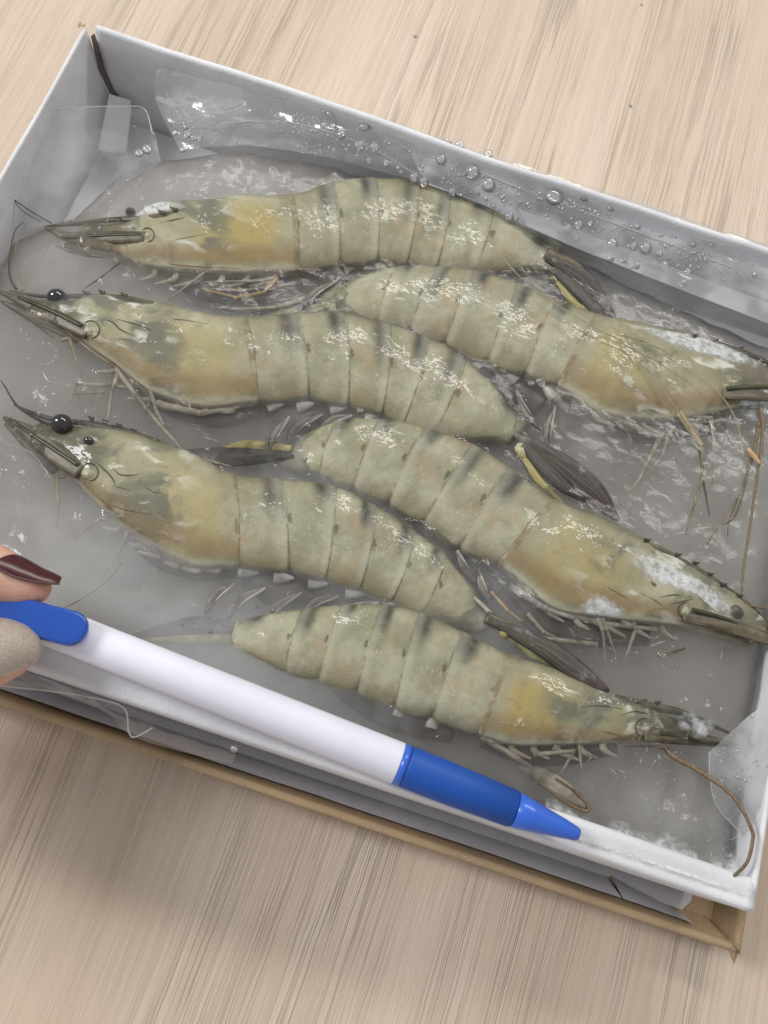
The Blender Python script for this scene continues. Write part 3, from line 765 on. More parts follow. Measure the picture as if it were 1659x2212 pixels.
def frost(T, poly, lift, mat='frost'):
    """crusty rime lying on the shell: polygon filled from its centre, e = 0 middle .. 1 rim"""
    c = np.mean(np.array(poly, float), 0); n = 90; pp = cr(poly + [poly[0]], n)[:-1]; v = []; uv = []; f = []
    K = 26
    for k in range(1, K + 1):
        e = k / K
        for q in pp:
            x, y = c + (q - c) * e * 1.12
            jag = 1 + .08 * fbm(x * .12, y * .12)
            p_ = I(c[0] + (x - c[0]) * jag, c[1] + (y - c[1]) * jag, 0)
            hit, loc, *_ = DEPS(p_)
            base = loc if hit else p_[2] - .05
            v.append((p_[0], p_[1], base + lift * (1 - e ** 4) * (.6 + .6 * fbm(x * .09, y * .09, 3)) * .5 + .006)); uv.append((e, 0))
    nn = len(pp); p0 = I(c[0], c[1], 0); hit, loc, *_ = DEPS(p0)
    v.append((p0[0], p0[1], (loc if hit else p0[2]) + lift)); uv.append((0, 0)); ci = len(v) - 1
    f += [(ci, j, (j + 1) % nn) for j in range(nn)]
    for k in range(K - 1):
        for j in range(nn): f.append((k * nn + j, (k + 1) * nn + j, (k + 1) * nn + (j + 1) % nn, k * nn + (j + 1) % nn))
    mk('frost_patch', v, f, M['frost'], T, uv=uv)

def DEPS(p_):
    t_ = BVH.get('t')
    if t_ is None: return False, None
    h = t_.ray_cast(Vector((p_[0], p_[1], 9.0)), Vector((0, 0, -1)))
    return (True, h[0].z) if h[0] is not None and h[0].z > 1.2 else (False, None)

def set_bvh(T):
    from mathutils.bvhtree import BVHTree
    vs, fs = [], []; org = np.array(T['org'])
    for o in [c for c in T.children if c.name.startswith(('carapace', 'abdomen'))]:
        n0 = len(vs); a_ = np.empty(len(o.data.vertices) * 3); o.data.vertices.foreach_get('co', a_)
        vs += (a_.reshape(-1, 3) / S + org).tolist(); fs += [tuple(q + n0 for q in p_.vertices) for p_ in o.data.polygons]
    BVH['t'] = BVHTree.FromPolygons(vs, fs)

# ---- top left shrimp
T1, c1 = shrimp('shrimp', 'topmost shrimp by the far wall, head left, bright yellow patch on its head shell', [
    ((275, 490), (262, 562)), ((340, 452), (340, 582)), ((430, 445), (430, 592)), ((530, 433), (530, 594)), ((628, 434), (640, 590)),
    ((719, 406), (735, 575)), ((810, 395), (815, 566)), ((905, 404), (880, 568)), ((970, 435), (945, 572)), ((1060, 470), (1030, 578)), ((1205, 547), (1185, 585))],
    [-.17, -.18, -.18, -.18, -.20], M['car1'], 1.7, ((170, 488), (160, 538)))
set_bvh(T1)
belly_shade(T1, [(360, 600), (450, 620), (560, 628), (650, 610)], [8, 30, 36, 20])
belly_shade(T1, [(690, 592), (760, 600), (840, 590), (930, 582)], [18, 30, 26, 8])
rostrum(T1, [(400, 452), (330, 468), (230, 476), (160, 484), (98, 488)], [8, 12, 9, 7, 2], -.12, [(352, 462), (378, 455)], (-.6, -.8), 12)
scale(T1, [(312, 512), (230, 512), (150, 512), (98, 490)], [14, 15, 13, 4], -.14, [(306, 508), (230, 510), (135, 512)])
blade('antenna_scale', pts([(290, 535), (215, 540), (140, 530)], -.22), [.2, .24, .08], .05, M['scale'], T1)
whisk(T1, [(205, 556), (160, 548), (120, 531)], -.12, .02, .008, 'dark', 'bristle')
whisk(T1, [(180, 548), (140, 540), (128, 528)], -.15, .016, .008, 'dark', 'bristle')
whisk(T1, [(112, 482), (90, 470), (60, 452), (29, 430)], -.02, .014, .014, 'dark')
whisk(T1, [(88, 478), (66, 467), (45, 452), (30, 432)], -.03, .010, .012, 'dark')
curl(T1, 318, 508, 15, .18)
eye(T1, 282, 459, 13, -.10)
whisk(T1, [(262, 566), (230, 590), (182, 623)], -.02, .02, .012, 'brown', 'bristle')
whisk(T1, [(256, 568), (222, 597), (188, 620)], -.03, .016, .010, 'dark', 'bristle')
leg(T1, [(595, 585), (444, 587), (361, 650)], -.02)
leg(T1, [(600, 600), (548, 607), (440, 609)], -.05, .05)
leg(T1, [(432, 623), (512, 643), (571, 631), (600, 600)], -.04, .02, .045, 'orange')
leg(T1, [(672, 640), (595, 664), (516, 668), (470, 664)], -.08, .06)
leg(T1, [(640, 612), (520, 628), (436, 622)], -.14, .05)
for b_, a_, e_ in (((699, 583), (731, 603), (640, 678)), ((765, 577), (802, 595), (751, 672)), ((832, 575), (866, 587), (790, 612)), ((908, 575), None, None)):
    pleopod(T1, b_, [mids(a_, e_, .08)] if a_ else [], 2.5, -.10)
ball('tail_knuckle', I(1200, 598, -.04), (.16, .22, .16), M['knuckle'], T1, rot=.6, jitter=.25)
blade('uropod', pts([(1175, 553), (1240, 590), (1290, 640), (1335, 708)], [.10, .04, -.04, -.2]), [.07, .26, .25, .06], .06, M['uropod'], T1, tilt=-.3)
blade('uropod', pts([(1195, 583), (1250, 630), (1290, 672), (1325, 702)], [.10, .05, .0, -.15]), [.12, .2, .2, .06], .07, M['uropod'], T1)
blade('uropod', pts([(1203, 610), (1240, 655), (1300, 694)], [.02, .02, -.08]), [.07, .12, .02], .07, M['yellow'], T1, label='yellow edged outer tail blade')
blade('telson', pts([(1180, 545), (1245, 575), (1290, 622)], [.10, .06, -.1]), [.16, .14, .02], .08, M['scale'], T1)
frost(T1, [(285, 478), (300, 455), (345, 440), (385, 447), (400, 462), (360, 472), (310, 480)], .07)

groove(T1, [(370, 520), (400, 514), (440, 507)], .2, .012, 'dark'); groove(T1, [(345, 482), (372, 476), (398, 470)], .2, .03); groove(T1, [(300, 560), (400, 574), (520, 580)], .2, .02, 'brown')
# ---- second from the top on the left
T2, c2 = shrimp('shrimp', 'shrimp with head at the left rim, second below the top one, pale green head shell', [
    ((165, 655), (150, 718)), ((230, 645), (250, 790)), ((320, 658), (330, 848)), ((430, 685), (440, 880)), ((528, 696), (552, 870)),
    ((644, 687), (668, 862)), ((745, 688), (752, 876)), ((842, 712), (826, 890)), ((925, 745), (875, 908)), ((1000, 795), (945, 928)), ((1135, 915), (1105, 955))],
    [-.17, -.17, -.18, -.18, -.20], M['car0'], 5.1, ((75, 650), (50, 680)))
set_bvh(T2)
belly_shade(T2, [(300, 840), (380, 885), (470, 900), (560, 885)], [6, 16, 22, 14])
belly_shade(T2, [(580, 888), (650, 905), (740, 905), (840, 905)], [14, 30, 26, 8])
rostrum(T2, [(330, 655), (250, 643), (170, 640), (90, 640), (20, 628)], [10, 13, 8, 6, 2], -.12, [(186, 634), (222, 634), (270, 640)], (-.5, -.85), 11)
scale(T2, [(190, 720), (130, 690), (60, 655), (2, 632)], [14, 18, 15, 4], -.14, [(178, 706), (110, 672), (40, 642)])
blade('antenna_scale', pts([(170, 735), (90, 690), (5, 652)], -.25), [.1, .2, .05], .05, M['scale'], T2)
whisk(T2, [(115, 730), (70, 697), (20, 665), (2, 650)], -.1, .012, .02, 'dark', 'bristle')
whisk(T2, [(35, 625), (22, 600), (20, 560), (32, 500), (50, 480)], -.05, .03, .008, 'dark')
whisk(T2, [(48, 628), (38, 600), (30, 560), (40, 510)], -.07, .025, .008, 'hair')
curl(T2, 196, 712, 19, .12)
eye(T2, 124, 645, 25, -.02)
whisk(T2, [(143, 714), (200, 760), (254, 796)], .0, .03, .012, 'orange', 'bristle')
groove(T2, [(190, 680), (240, 695), (260, 712), (282, 722)], .18)
leg(T2, [(250, 796), (317, 885), (401, 980), (500, 1008)], [.0, -.02, -.02, -.1], .06)
leg(T2, [(256, 806), (242, 841), (230, 926)], [-.02, -.03, -.12])
leg(T2, [(319, 825), (337, 885), (356, 922)], [-.0, -.02, -.06])
leg(T2, [(240, 832), (167, 829), (150, 870)], [-.12, -.16, -.3], .05)
leg(T2, [(225, 846), (165, 850), (188, 902)], [-.14, -.18, -.32], .05)
leg(T2, [(134, 735), (150, 730), (176, 815)], [-.1, -.05, -.12], .05, .01, 'hair')
leg(T2, [(330, 870), (436, 893), (520, 878)], -.08, .09, .04)
leg(T2, [(320, 838), (420, 870), (500, 876)], -.02, .06, .03)
for b_, a_, e_ in (((600, 880), (624, 900), (580, 982)), ((664, 880), (695, 895), (612, 954)), ((735, 887), (760, 897), (690, 925)), ((812, 900), None, None)):
    pleopod(T2, b_, [mids(a_, e_, .08)] if a_ else [], 2.6, -.10)
ball('tail_knuckle', I(1126, 975, -.02), (.17, .24, .17), M['knuckle'], T2, rot=.5, jitter=.25)
blade('uropod', pts([(1110, 935), (1205, 1000), (1280, 1060), (1335, 1125)], [.08, .05, .02, -.2]), [.08, .30, .31, .07], .09, M['uropod'], T2, tilt=-.2)
blade('uropod', pts([(1130, 960), (1200, 1035), (1265, 1085)], [.1, .06, -.1]), [.12, .2, .04], .07, M['uropod'], T2)
blade('uropod', pts([(1132, 990), (1165, 1040), (1222, 1092)], [.0, .0, -.1]), [.1, .12, .02], .08, M['yellow'], T2, label='yellow edged outer tail blade')

groove(T2, [(238, 733), (262, 733), (284, 736)], .2, .012, 'dark'); groove(T2, [(255, 690), (290, 700), (330, 714)], .2, .024); groove(T2, [(150, 720), (220, 770), (300, 815)], .2, .03, 'brown'); groove(T2, [(310, 700), (380, 690), (450, 700)], .2, .016, 'scale')
# ---- third on the left
T3, c3 = shrimp('shrimp', 'shrimp at lower left with round black eye, head just above the pen clip', [
    ((170, 930), (160, 1035)), ((250, 938), (262, 1135)), ((340, 960), (350, 1190)), ((430, 995), (430, 1222)), ((506, 1035), (512, 1222)),
    ((609, 1044), (625, 1232)), ((725, 1058), (705, 1250)), ((813, 1102), (780, 1268)), ((895, 1160), (850, 1290)), ((960, 1212), (915, 1318)), ((1068, 1335), (1035, 1364))],
    [-.17, -.17, -.18, -.18, -.20], M['car0'], 9.4, ((75, 912), (55, 950)))
set_bvh(T3)
belly_shade(T3, [(270, 1150), (340, 1205), (430, 1232), (510, 1235)], [6, 16, 18, 12])
belly_shade(T3, [(530, 1250), (610, 1275), (700, 1290), (800, 1305), (880, 1318)], [14, 34, 36, 28, 8])
rostrum(T3, [(340, 955), (260, 930), (190, 915), (110, 905), (30, 875)], [12, 14, 9, 8, 2], -.13, [(198, 905), (228, 912), (258, 920), (290, 932)], (-.5, -.85), 10)
scale(T3, [(175, 1020), (115, 975), (60, 935), (8, 902)], [17, 22, 18, 4], -.16, [(170, 1006), (100, 960), (20, 905)])
blade('antenna_scale', pts([(120, 1020), (80, 970), (12, 915)], -.26), [.1, .22, .05], .05, M['scale'], T3)
whisk(T3, [(160, 925), (110, 918), (60, 893), (33, 872), (12, 838), (2, 822)], -.04, .05, .010, 'dark')
curl(T3, 193, 1020, 19, .10)
eye(T3, 136, 920, 25, .10)
ball('eye', B(192, 953, .03), (.13, .10, .10), M['eye'], T3, 16, 10, label='small glossy black far eye')
groove(T3, [(185, 985), (218, 1008), (240, 1030), (250, 1048)], .14)
groove(T3, [(240, 1008), (262, 1026), (300, 1025)], .2, .022)
leg(T3, [(140, 1030), (122, 1030), (126, 1085), (123, 1142)], [-.1, -.06, -.1, -.3], .05, .012, 'hair')
leg(T3, [(256, 1130), (218, 1120), (160, 1166)], [-.1, -.08, -.2], .06)
leg(T3, [(280, 1140), (262, 1180), (234, 1230)], [.0, -.05, -.15], .06)
leg(T3, [(276, 1150), (262, 1185), (250, 1240)], [-.05, -.1, -.25], .04)
leg(T3, [(285, 1150), (350, 1200), (440, 1226)], -.10, .09, .04, 'pleo')
leg(T3, [(300, 1172), (370, 1212), (450, 1232)], -.16, .11, .04)
whisk(T3, [(264, 1216), (226, 1259), (180, 1292), (137, 1314)], [-.1, .0, .02, .02], .012, .010, 'dark', 'bristle')
for b_, a_, e_ in (((542, 1241), (505, 1260), (442, 1330)), ((618, 1253), (573, 1269), (484, 1346)), ((692, 1265), (651, 1278), (555, 1380)), ((773, 1287), (731, 1287), (651, 1330)), ((852, 1310), (817, 1300), (716, 1353))):
    pleopod(T3, b_, [mids(a_, e_, .12)], 2.9, -.08, 1.05)
ball('tail_knuckle', I(1088, 1368, .0), (.14, .12, .12), M['yellow'], T3, rot=-.6)
blade('uropod', pts([(1060, 1340), (1170, 1396), (1250, 1450), (1314, 1494)], [.08, .06, .06, .0]), [.1, .24, .24, .06], .09, M['uropod'], T3, label='dark tail blade with reddish edge')
blade('uropod', pts([(1095, 1372), (1150, 1412), (1212, 1446)], [-.08, -.05, -.1]), [.08, .12, .03], .08, M['yellow'], T3, label='bright yellow outer tail blade')
blade('telson', pts([(1050, 1332), (1150, 1382), (1215, 1418)], [.08, .04, -.05]), [.15, .14, .03], .07, M['scale'], T3)

groove(T3, [(240, 1048), (262, 1054), (284, 1060)], .2, .012, 'dark'); groove(T3, [(215, 1080), (262, 1098), (330, 1112)], .2, .03, 'brown'); groove(T3, [(168, 1040), (215, 1075), (262, 1118)], .2, .03, 'brown'); groove(T3, [(300, 1040), (330, 1062), (350, 1064)], .2, .02, 'scale')
# ---- upper right
T4, c4 = shrimp('shrimp', 'shrimp at upper right with white rime along the top of its head', [
    ((1600, 775), (1590, 885)), ((1500, 735), (1490, 902)), ((1400, 713), (1390, 908)), ((1335, 700), (1290, 892)), ((1285, 690), (1205, 838)),
    ((1192, 655), (1130, 812)), ((1112, 620), (1050, 785)), ((1020, 595), (960, 742)), ((940, 588), (885, 715)), ((850, 592), (815, 695)), ((700, 625), (690, 668))],
    [-.17, -.17, -.18, -.22, -.28], M['car2'], 13.3, ((1700, 825), (1690, 885)))
set_bvh(T4)
belly_shade(T4, [(1230, 880), (1320, 920), (1430, 925), (1560, 910)], [10, 26, 30, 22])
belly_shade(T4, [(930, 735), (1010, 780), (1090, 825), (1170, 880)], [8, 24, 30, 24])
rostrum(T4, [(1480, 728), (1560, 745), (1640, 775), (1760, 830)], [10, 12, 10, 3], -.1, [(1500, 728), (1545, 738), (1600, 754)], (.4, -.9), 9)
scale(T4, [(1560, 850), (1640, 850), (1720, 860), (1790, 880)], [16, 22, 18, 4], -.15, [(1570, 840), (1660, 838), (1760, 860)])
ball('eye_stalk', I(1556, 838, -.02), (.3, .2, .2), M['socket'], T4, rot=-.4, jitter=.3)
ball('eye', I(1672, 800, -.05), (.26, .25, .26), M['eye'], T4)
whisk(T4, [(1065, 529), (1117, 592), (1180, 640), (1210, 663), (1299, 715), (1362, 745), (1398, 789), (1439, 852), (1468, 892), (1490, 925)], [.45, .45, .5, .5, .5, .5, .5, .45, .3, .15], .012, .022, 'hair')
leg(T4, [(1466, 890), (1515, 963), (1518, 1030), (1481, 1155)], [.12, .0, -.05, -.15], .09, .012, 'hair')
leg(T4, [(1512, 962), (1520, 1044), (1533, 1116)], [-.03, -.08, -.2], .05, .012, 'brown')
whisk(T4, [(1316, 704), (1439, 770), (1534, 832), (1583, 892), (1605, 966), (1612, 1000), (1598, 1063), (1556, 1131), (1528, 1175)], [.45, .5, .5, .4, .2, .0, -.05, -.1, -.2], .012, .022, 'hair')
whisk(T4, [(1643, 880), (1648, 933), (1627, 1091), (1604, 1250), (1612, 1302), (1660, 1316)], [.1, .08, .05, .05, .05, -.05], .05, .02, 'brown')
whisk(T4, [(1640, 910), (1622, 1000), (1590, 1110), (1560, 1135)], [.05, .0, -.05, -.2], .05, .012, 'brown')
whisk(T4, [(1618, 1000), (1600, 1060), (1575, 1125), (1572, 1160)], [-.05, -.08, -.12, -.25], .03, .01, 'brown')
tube_obj('orange_fragment', pts([(1614, 968), (1627, 984), (1642, 1003)], .12), [.05, .07, .04], M['orange'], T4, m_=8)
leg(T4, [(1330, 905), (1425, 946), (1381, 1036), (1340, 1092)], [-.05, -.02, -.1, -.3], .07)
leg(T4, [(1470, 895), (1537, 904), (1542, 960), (1538, 1045)], [-.03, -.02, -.06, -.2], .07)
leg(T4, [(1400, 905), (1450, 925), (1430, 985), (1395, 1030)], [-.1, -.1, -.2, -.35], .05)
leg(T4, [(1250, 870), (1340, 905), (1470, 905)], -.12, .09, .04)
for b_, a_, e_ in (((960, 752), None, None), ((1028, 778), None, None), ((1100, 812), (1112, 845), (1168, 930)), ((1182, 848), (1197, 878), (1180, 985))):
    pleopod(T4, b_, [mids(a_, e_, .06)] if a_ else [], 1.0, -.06, 1.1)
groove(T4, [(1330, 720), (1390, 738), (1450, 765)], .32, .02, 'brown')
blade('uropod', pts([(740, 642), (650, 662), (570, 670), (480, 668)], [-.08, -.2, -.26, -.35]), [.06, .26, .2, .05], .07, M['uropod'], T4)
blade('uropod', pts([(735, 655), (630, 674), (540, 682)], [-.08, -.2, -.3]), [.12, .12, .03], .07, M['yellow'], T4)
frost(T4, [(1365, 709), (1452, 722), (1530, 738), (1600, 765), (1640, 800), (1590, 798), (1530, 785), (1470, 768), (1410, 742)], .10)
frost(T4, [(1582, 872), (1620, 850), (1668, 845), (1668, 890), (1640, 915), (1612, 900)], .06)

# ---- middle right
T5, c5 = shrimp('shrimp', 'middle right shrimp with broad frosty white patch behind its toothed beak', [
    ((1600, 1300), (1545, 1375)), ((1495, 1226), (1430, 1347)), ((1385, 1170), (1310, 1334)), ((1290, 1126), (1190, 1310)), ((1195, 1088), (1080, 1222)),
    ((1090, 1015), (990, 1185)), ((1015, 966), (915, 1128)), ((912, 928), (840, 1085)), ((815, 917), (765, 1050)), ((722, 922), (690, 1022)), ((600, 970), (598, 1002))],
    [-.17, -.17, -.18, -.22, -.26], M['car2'], 17.9, ((1665, 1355), (1630, 1400)))
set_bvh(T5)
belly_shade(T5, [(1100, 1270), (1180, 1330), (1280, 1355), (1400, 1370)], [10, 30, 34, 20])
belly_shade(T5, [(880, 1110), (950, 1165), (1010, 1225), (1070, 1290)], [8, 24, 30, 24])
rostrum(T5, [(1380, 1165), (1463, 1205), (1530, 1245), (1597, 1290), (1665, 1350), (1720, 1400)], [6, 11, 11, 9, 6, 2], -.06, [(1395, 1168), (1462, 1200), (1500, 1218), (1532, 1242), (1560, 1264), (1595, 1288)], (.75, -.5), 11)
scale(T5, [(1475, 1330), (1560, 1345), (1640, 1372), (1740, 1405)], [14, 20, 16, 4], -.12, [(1494, 1318), (1560, 1336), (1660, 1378)])
curl(T5, 1482, 1318, 17, .08, 1.0, 4.9)
groove(T5, [(1425, 1290), (1460, 1285), (1495, 1290)], .16, .025)
groove(T5, [(1448, 1305), (1470, 1300), (1500, 1292)], .16, .02)
ball('eye', B(1590, 1322, -.1), (.22, .2, .2), M['socket'], T5)
leg(T5, [(1290, 1335), (1302, 1362), (1308, 1426)], [-.02, -.04, -.3], .06)
leg(T5, [(1300, 1335), (1311, 1361), (1332, 1422)], [-.02, -.04, -.3], .06)
leg(T5, [(1340, 1340), (1374, 1357), (1350, 1424)], [-.05, -.05, -.3], .07)
leg(T5, [(1210, 1318), (1290, 1345), (1420, 1360)], -.08, .09, .04)
leg(T5, [(1024, 1290), (1096, 1361), (1159, 1377), (1290, 1392)], [.05, .08, .0, -.2], .04, .05)
leg(T5, [(1060, 1278), (1096, 1318), (1130, 1345)], [-.02, -.05, -.25], .035, .03, 'orange')
leg(T5, [(1139, 1325), (1175, 1366), (1220, 1385)], [-.05, -.1, -.25], .05)
leg(T5, [(1100, 1265), (1180, 1315), (1240, 1335)], -.06, .08, .05, 'base')
leg(T5, [(1480, 1400), (1445, 1412), (1420, 1418)], [-.1, -.08, -.12], .03, .015, 'brown')
for b_, a_, e_ in (((966, 1168), (985, 1190), (1030, 1262)), ((1020, 1200), (1030, 1230), (1060, 1305)), ((925, 1118), None, None)):
    pleopod(T5, b_, [mids(a_, e_, .05)] if a_ else [], 1.0, -.08, 1.0)
blade('uropod', pts([(635, 985), (540, 985), (470, 985), (400, 975)], [-.02, -.12, -.2, -.3]), [.05, .24, .24, .05], .07, M['uropod'], T5)
blade('uropod', pts([(630, 970), (540, 962), (470, 970)], [-.02, -.12, -.2]), [.1, .14, .03], .07, M['yellow'], T5)
frost(T5, [(1335, 1203), (1362, 1187), (1430, 1217), (1507, 1258), (1561, 1296), (1592, 1333), (1558, 1339), (1501, 1298), (1425, 1273), (1370, 1245)], .06)
frost(T5, [(1250, 1310), (1275, 1290), (1310, 1300), (1345, 1328), (1300, 1345), (1262, 1335)], .05)

groove(T5, [(1380, 1280), (1420, 1300), (1450, 1325)], .2, .018, 'scale'); groove(T5, [(1300, 1262), (1350, 1290), (1400, 1330)], .2, .02, 'brown'); ball('shell_pit', B(1412, 1262, -.03), (.12, .06, .05), M['socket'], T5, rot=-.4)
# ---- lower right
T6, c6 = shrimp('shrimp', 'lowest shrimp, head lower right, lying just above the blue pen grip', [
    ((1420, 1540), (1395, 1602)), ((1335, 1508), (1300, 1604)), ((1250, 1475), (1205, 1606)), ((1165, 1440), (1110, 1606)), ((1097, 1420), (1035, 1585)),
    ((990, 1368), (930, 1548)), ((900, 1325), (850, 1522)), ((820, 1312), (770, 1490)), ((735, 1316), (690, 1458)), ((650, 1326), (618, 1436)), ((515, 1340), (502, 1394))],
    [-.17, -.17, -.18, -.18, -.08], M['car1'], 23.9, ((1500, 1568), (1480, 1602)))
set_bvh(T6)
belly_shade(T6, [(1040, 1605), (1130, 1622), (1230, 1622), (1330, 1615)], [8, 20, 22, 10])
belly_shade(T6, [(700, 1465), (790, 1505), (880, 1545), (980, 1580)], [8, 30, 32, 20])
rostrum(T6, [(1330, 1505), (1400, 1525), (1480, 1542), (1590, 1590)], [8, 12, 10, 3], -.12, [(1390, 1516), (1420, 1520)], (.6, -.8), 10)
scale(T6, [(1390, 1585), (1450, 1588), (1520, 1598), (1600, 1612)], [16, 18, 13, 3], -.12, [(1425, 1583), (1490, 1598), (1555, 1606)])
curl(T6, 1392, 1572, 20, .05, 1.2, 5.0)
groove(T6, [(1340, 1545), (1375, 1537), (1412, 1548)], .1, .028)
e6 = eye(T6, 1488, 1560, 20, -.12, True)
frost(T6, [(1462, 1548), (1485, 1535), (1510, 1545), (1516, 1568), (1495, 1584), (1470, 1575)], .05)
frost(T6, [(1510, 1560), (1530, 1550), (1545, 1565), (1530, 1590), (1508, 1598), (1500, 1580)], .05)
leg(T6, [(1050, 1600), (1152, 1604), (1240, 1582), (1249, 1594), (1257, 1668)], [-.05, -.02, .02, .02, -.15], .06)
leg(T6, [(1152, 1630), (1240, 1622), (1204, 1684)], [-.08, -.05, -.3], .05)
leg(T6, [(1040, 1590), (1120, 1640), (1180, 1680)], [-.05, -.12, -.3], .07, .04)
mxp = blade('maxilliped', pts([(1120, 1655), (1180, 1682), (1230, 1715), (1272, 1746)], [-.25, -.1, -.05, -.05]), [.06, .2, .18, .05], .06, M['leg'], T6, label='pale flattened limb with brown rim near the pen tip')
tube_obj('maxilliped_rim', pts([(1165, 1690), (1215, 1728), (1262, 1752), (1271, 1740), (1240, 1708), (1200, 1680)], .02), [.02, .035, .04, .04, .03, .02], M['brown'], mxp, m_=6, n=40)
for b_ in ((745, 1470), (805, 1500), (865, 1533), (936, 1558)):
    pleopod(T6, b_, [], 1.75, -.14, 1.05)
blade('uropod', pts([(560, 1360), (440, 1352), (370, 1360), (285, 1374)], [-.02, -.10, -.14, -.22]), [.05, .22, .18, .04], .06, M['uropod'], T6)
blade('uropod', pts([(555, 1378), (420, 1382), (300, 1382)], [-.02, -.08, -.14]), [.1, .12, .03], .06, M['yellow'], T6)
whisk(T6, [(1436, 1616), (1454, 1634), (1485, 1652), (1528, 1677), (1574, 1711), (1604, 1750), (1624, 1793), (1626, 1815), (1615, 1860), (1589, 1889), (1563, 1902), (1546, 1893)],
      [-.05, .05, .12, .3, .5, .62, .7, .7, .68, .5, .35, .1], .055, .035, 'brown')
whisk(T6, [(1350, 1612), (1400, 1612), (1432, 1616)], .0, .012, .03, 'brown', 'bristle')

# the cloudy inside of the slab: follows the surface and closes over the bodies as a thin glaze
def ice_inside():
    from mathutils.bvhtree import BVHTree
    vs, fs = [], []
    for T in (T1, T2, T3, T4, T5, T6):
        org = np.array(T['org'])
        for o in [c for c in T.children if c.name.startswith(('carapace', 'abdomen'))]:
            n0 = len(vs); a_ = np.empty(len(o.data.vertices) * 3); o.data.vertices.foreach_get('co', a_)
            vs += (a_.reshape(-1, 3) / S + org).tolist(); fs += [tuple(q + n0 for q in p_.vertices) for p_ in o.data.polygons]
    tr = BVHTree.FromPolygons(vs, fs)
    nx, ny = 170, 130; x0, x1 = -11.34, 9.79; X = np.zeros((ny, nx)); Y = X.copy(); Z = X.copy()
    for j in range(ny):
        for i in range(nx):
            x = x0 + (x1 - x0) * i / (nx - 1); y1 = min(far_y(x), 16.9) + .10 * fbm(x * 1.3, 3.3) - .01; y0 = 1.37 + .05 * fbm(x * 1.1, 8)
            t_ = j / (ny - 1); y = y0 + (y1 - y0) * t_
            d = min(min(t_, 1 - t_) * (y1 - y0), min(i, nx - 1 - i) / (nx - 1) * (x1 - x0))
            z = ice_z(x, y) - .30 * math.exp(-d / .22) - .02; h = tr.ray_cast(Vector((x, y, 9)), Vector((0, 0, -1)))
            X[j, i], Y[j, i], Z[j, i] = x, y, (max(z, h[0].z + .07) if h[0] is not None else z)
    for _ in range(3):
        Q = Z.copy(); Q[1:-1, 1:-1] = (Z[1:-1, 1:-1] * 2 + Z[:-2, 1:-1] + Z[2:, 1:-1] + Z[1:-1, :-2] + Z[1:-1, 2:]) / 6; Z = Q
    n = nx * ny; top = np.stack([X, Y, Z], -1).reshape(-1, 3).tolist(); v = top + [(x, y, .5) for x, y, z in top]
    f = [(j * nx + i, j * nx + i + 1, (j + 1) * nx + i + 1, (j + 1) * nx + i) for j in range(ny - 1) for i in range(nx - 1)]
    f += [tuple(q + n for q in reversed(g)) for g in f]
    b = [i for i in range(nx)] + [j * nx + nx - 1 for j in range(1, ny)] + [(ny - 1) * nx + i for i in range(nx - 2, -1, -1)] + [j * nx for j in range(ny - 2, 0, -1)]
    f += [(b[(k + 1) % len(b)], b[k], b[k] + n, b[(k + 1) % len(b)] + n) for k in range(len(b))]
    mk('ice_inside', v, f, M['fog'], ICE)
ice_inside()
# crust of ice lumps where the slab meets the near rim
def crust():
    v = []; uv = []; n = 170; K = 12
    for i in range(n):
        x = 5.4 + 4.5 * i / (n - 1); w_ = .75 + .35 * fbm(x * 1.3, 2.2)
        for k in range(K):
            t_ = k / (K - 1); y = 1.10 + t_ * w_; z0 = 3.60 * (1 - t_) ** 1.5 + (2.98 + .02) * (1 - (1 - t_) ** 1.5)
            z = z0 + math.sin(math.pi * t_) * (.05 + .10 * abs(fbm(x * 2.2, y * 3.0, 1))) + .02 * fbm(x * 6, y * 6, 3)
            v.append((x, y, z)); uv.append((.28 + .85 * t_ ** 1.3, 0))
    f = [(i * K + k, i * K + k + 1, (i + 1) * K + k + 1, (i + 1) * K + k) for i in range(n - 1) for k in range(K - 1)]
    return mk('ice_crust', v, f, M['frost'], ICE, uv=uv)
crust()
groove(T6, [(1300, 1580), (1325, 1585), (1345, 1592)], .1, .014, 'dark'); groove(T6, [(1255, 1528), (1300, 1525), (1345, 1532)], .1, .03); groove(T6, [(1235, 1505), (1245, 1525), (1228, 1545)], .1, .012, 'brown')
# ------------------------------------------------------------------ plastic film
film = thing('plastic_bag', 'clear wet plastic bag lining the tray, crumpled along the far wall', 'plastic bag', (-1, 16.5, .6))
def sheet(name, rows, mat, parent, nu=90, nv=26, amp=.05, fr=.9, seed=0, ridge=0.0, rk=3.0):
    """rows: list of lists of (x,y,z) photo points with level z in cm"""
    G = np.array([cr([P(*q) for q in r_], nu) for r_ in rows]); out = np.array([cr(G[:, i], nv) for i in range(nu)])
    v = []; f = []
    for j in range(nv):
        for i in range(nu):
            q = out[i, j]; n_ = fbm(q[0] * fr + seed, q[1] * fr * 1.6, seed) + .5 * abs(fbm(q[0] * fr * 2.2, q[1] * 2.5 + seed, 4))
            rd = ridge * abs(math.sin(math.pi * (rk * j / nv + 1.1 * fbm(i / nu * 2.2 + seed, j / nv * .8, 7)))) ** 1.5 if ridge else 0.0
            v.append(q + np.array([0, -.3, 1]) * (amp * n_ + rd))
    f = [(j * nu + i, j * nu + i + 1, (j + 1) * nu + i + 1, (j + 1) * nu + i) for j in range(nv - 1) for i in range(nu - 1)]
    return mk(name, v, f, mat, parent)
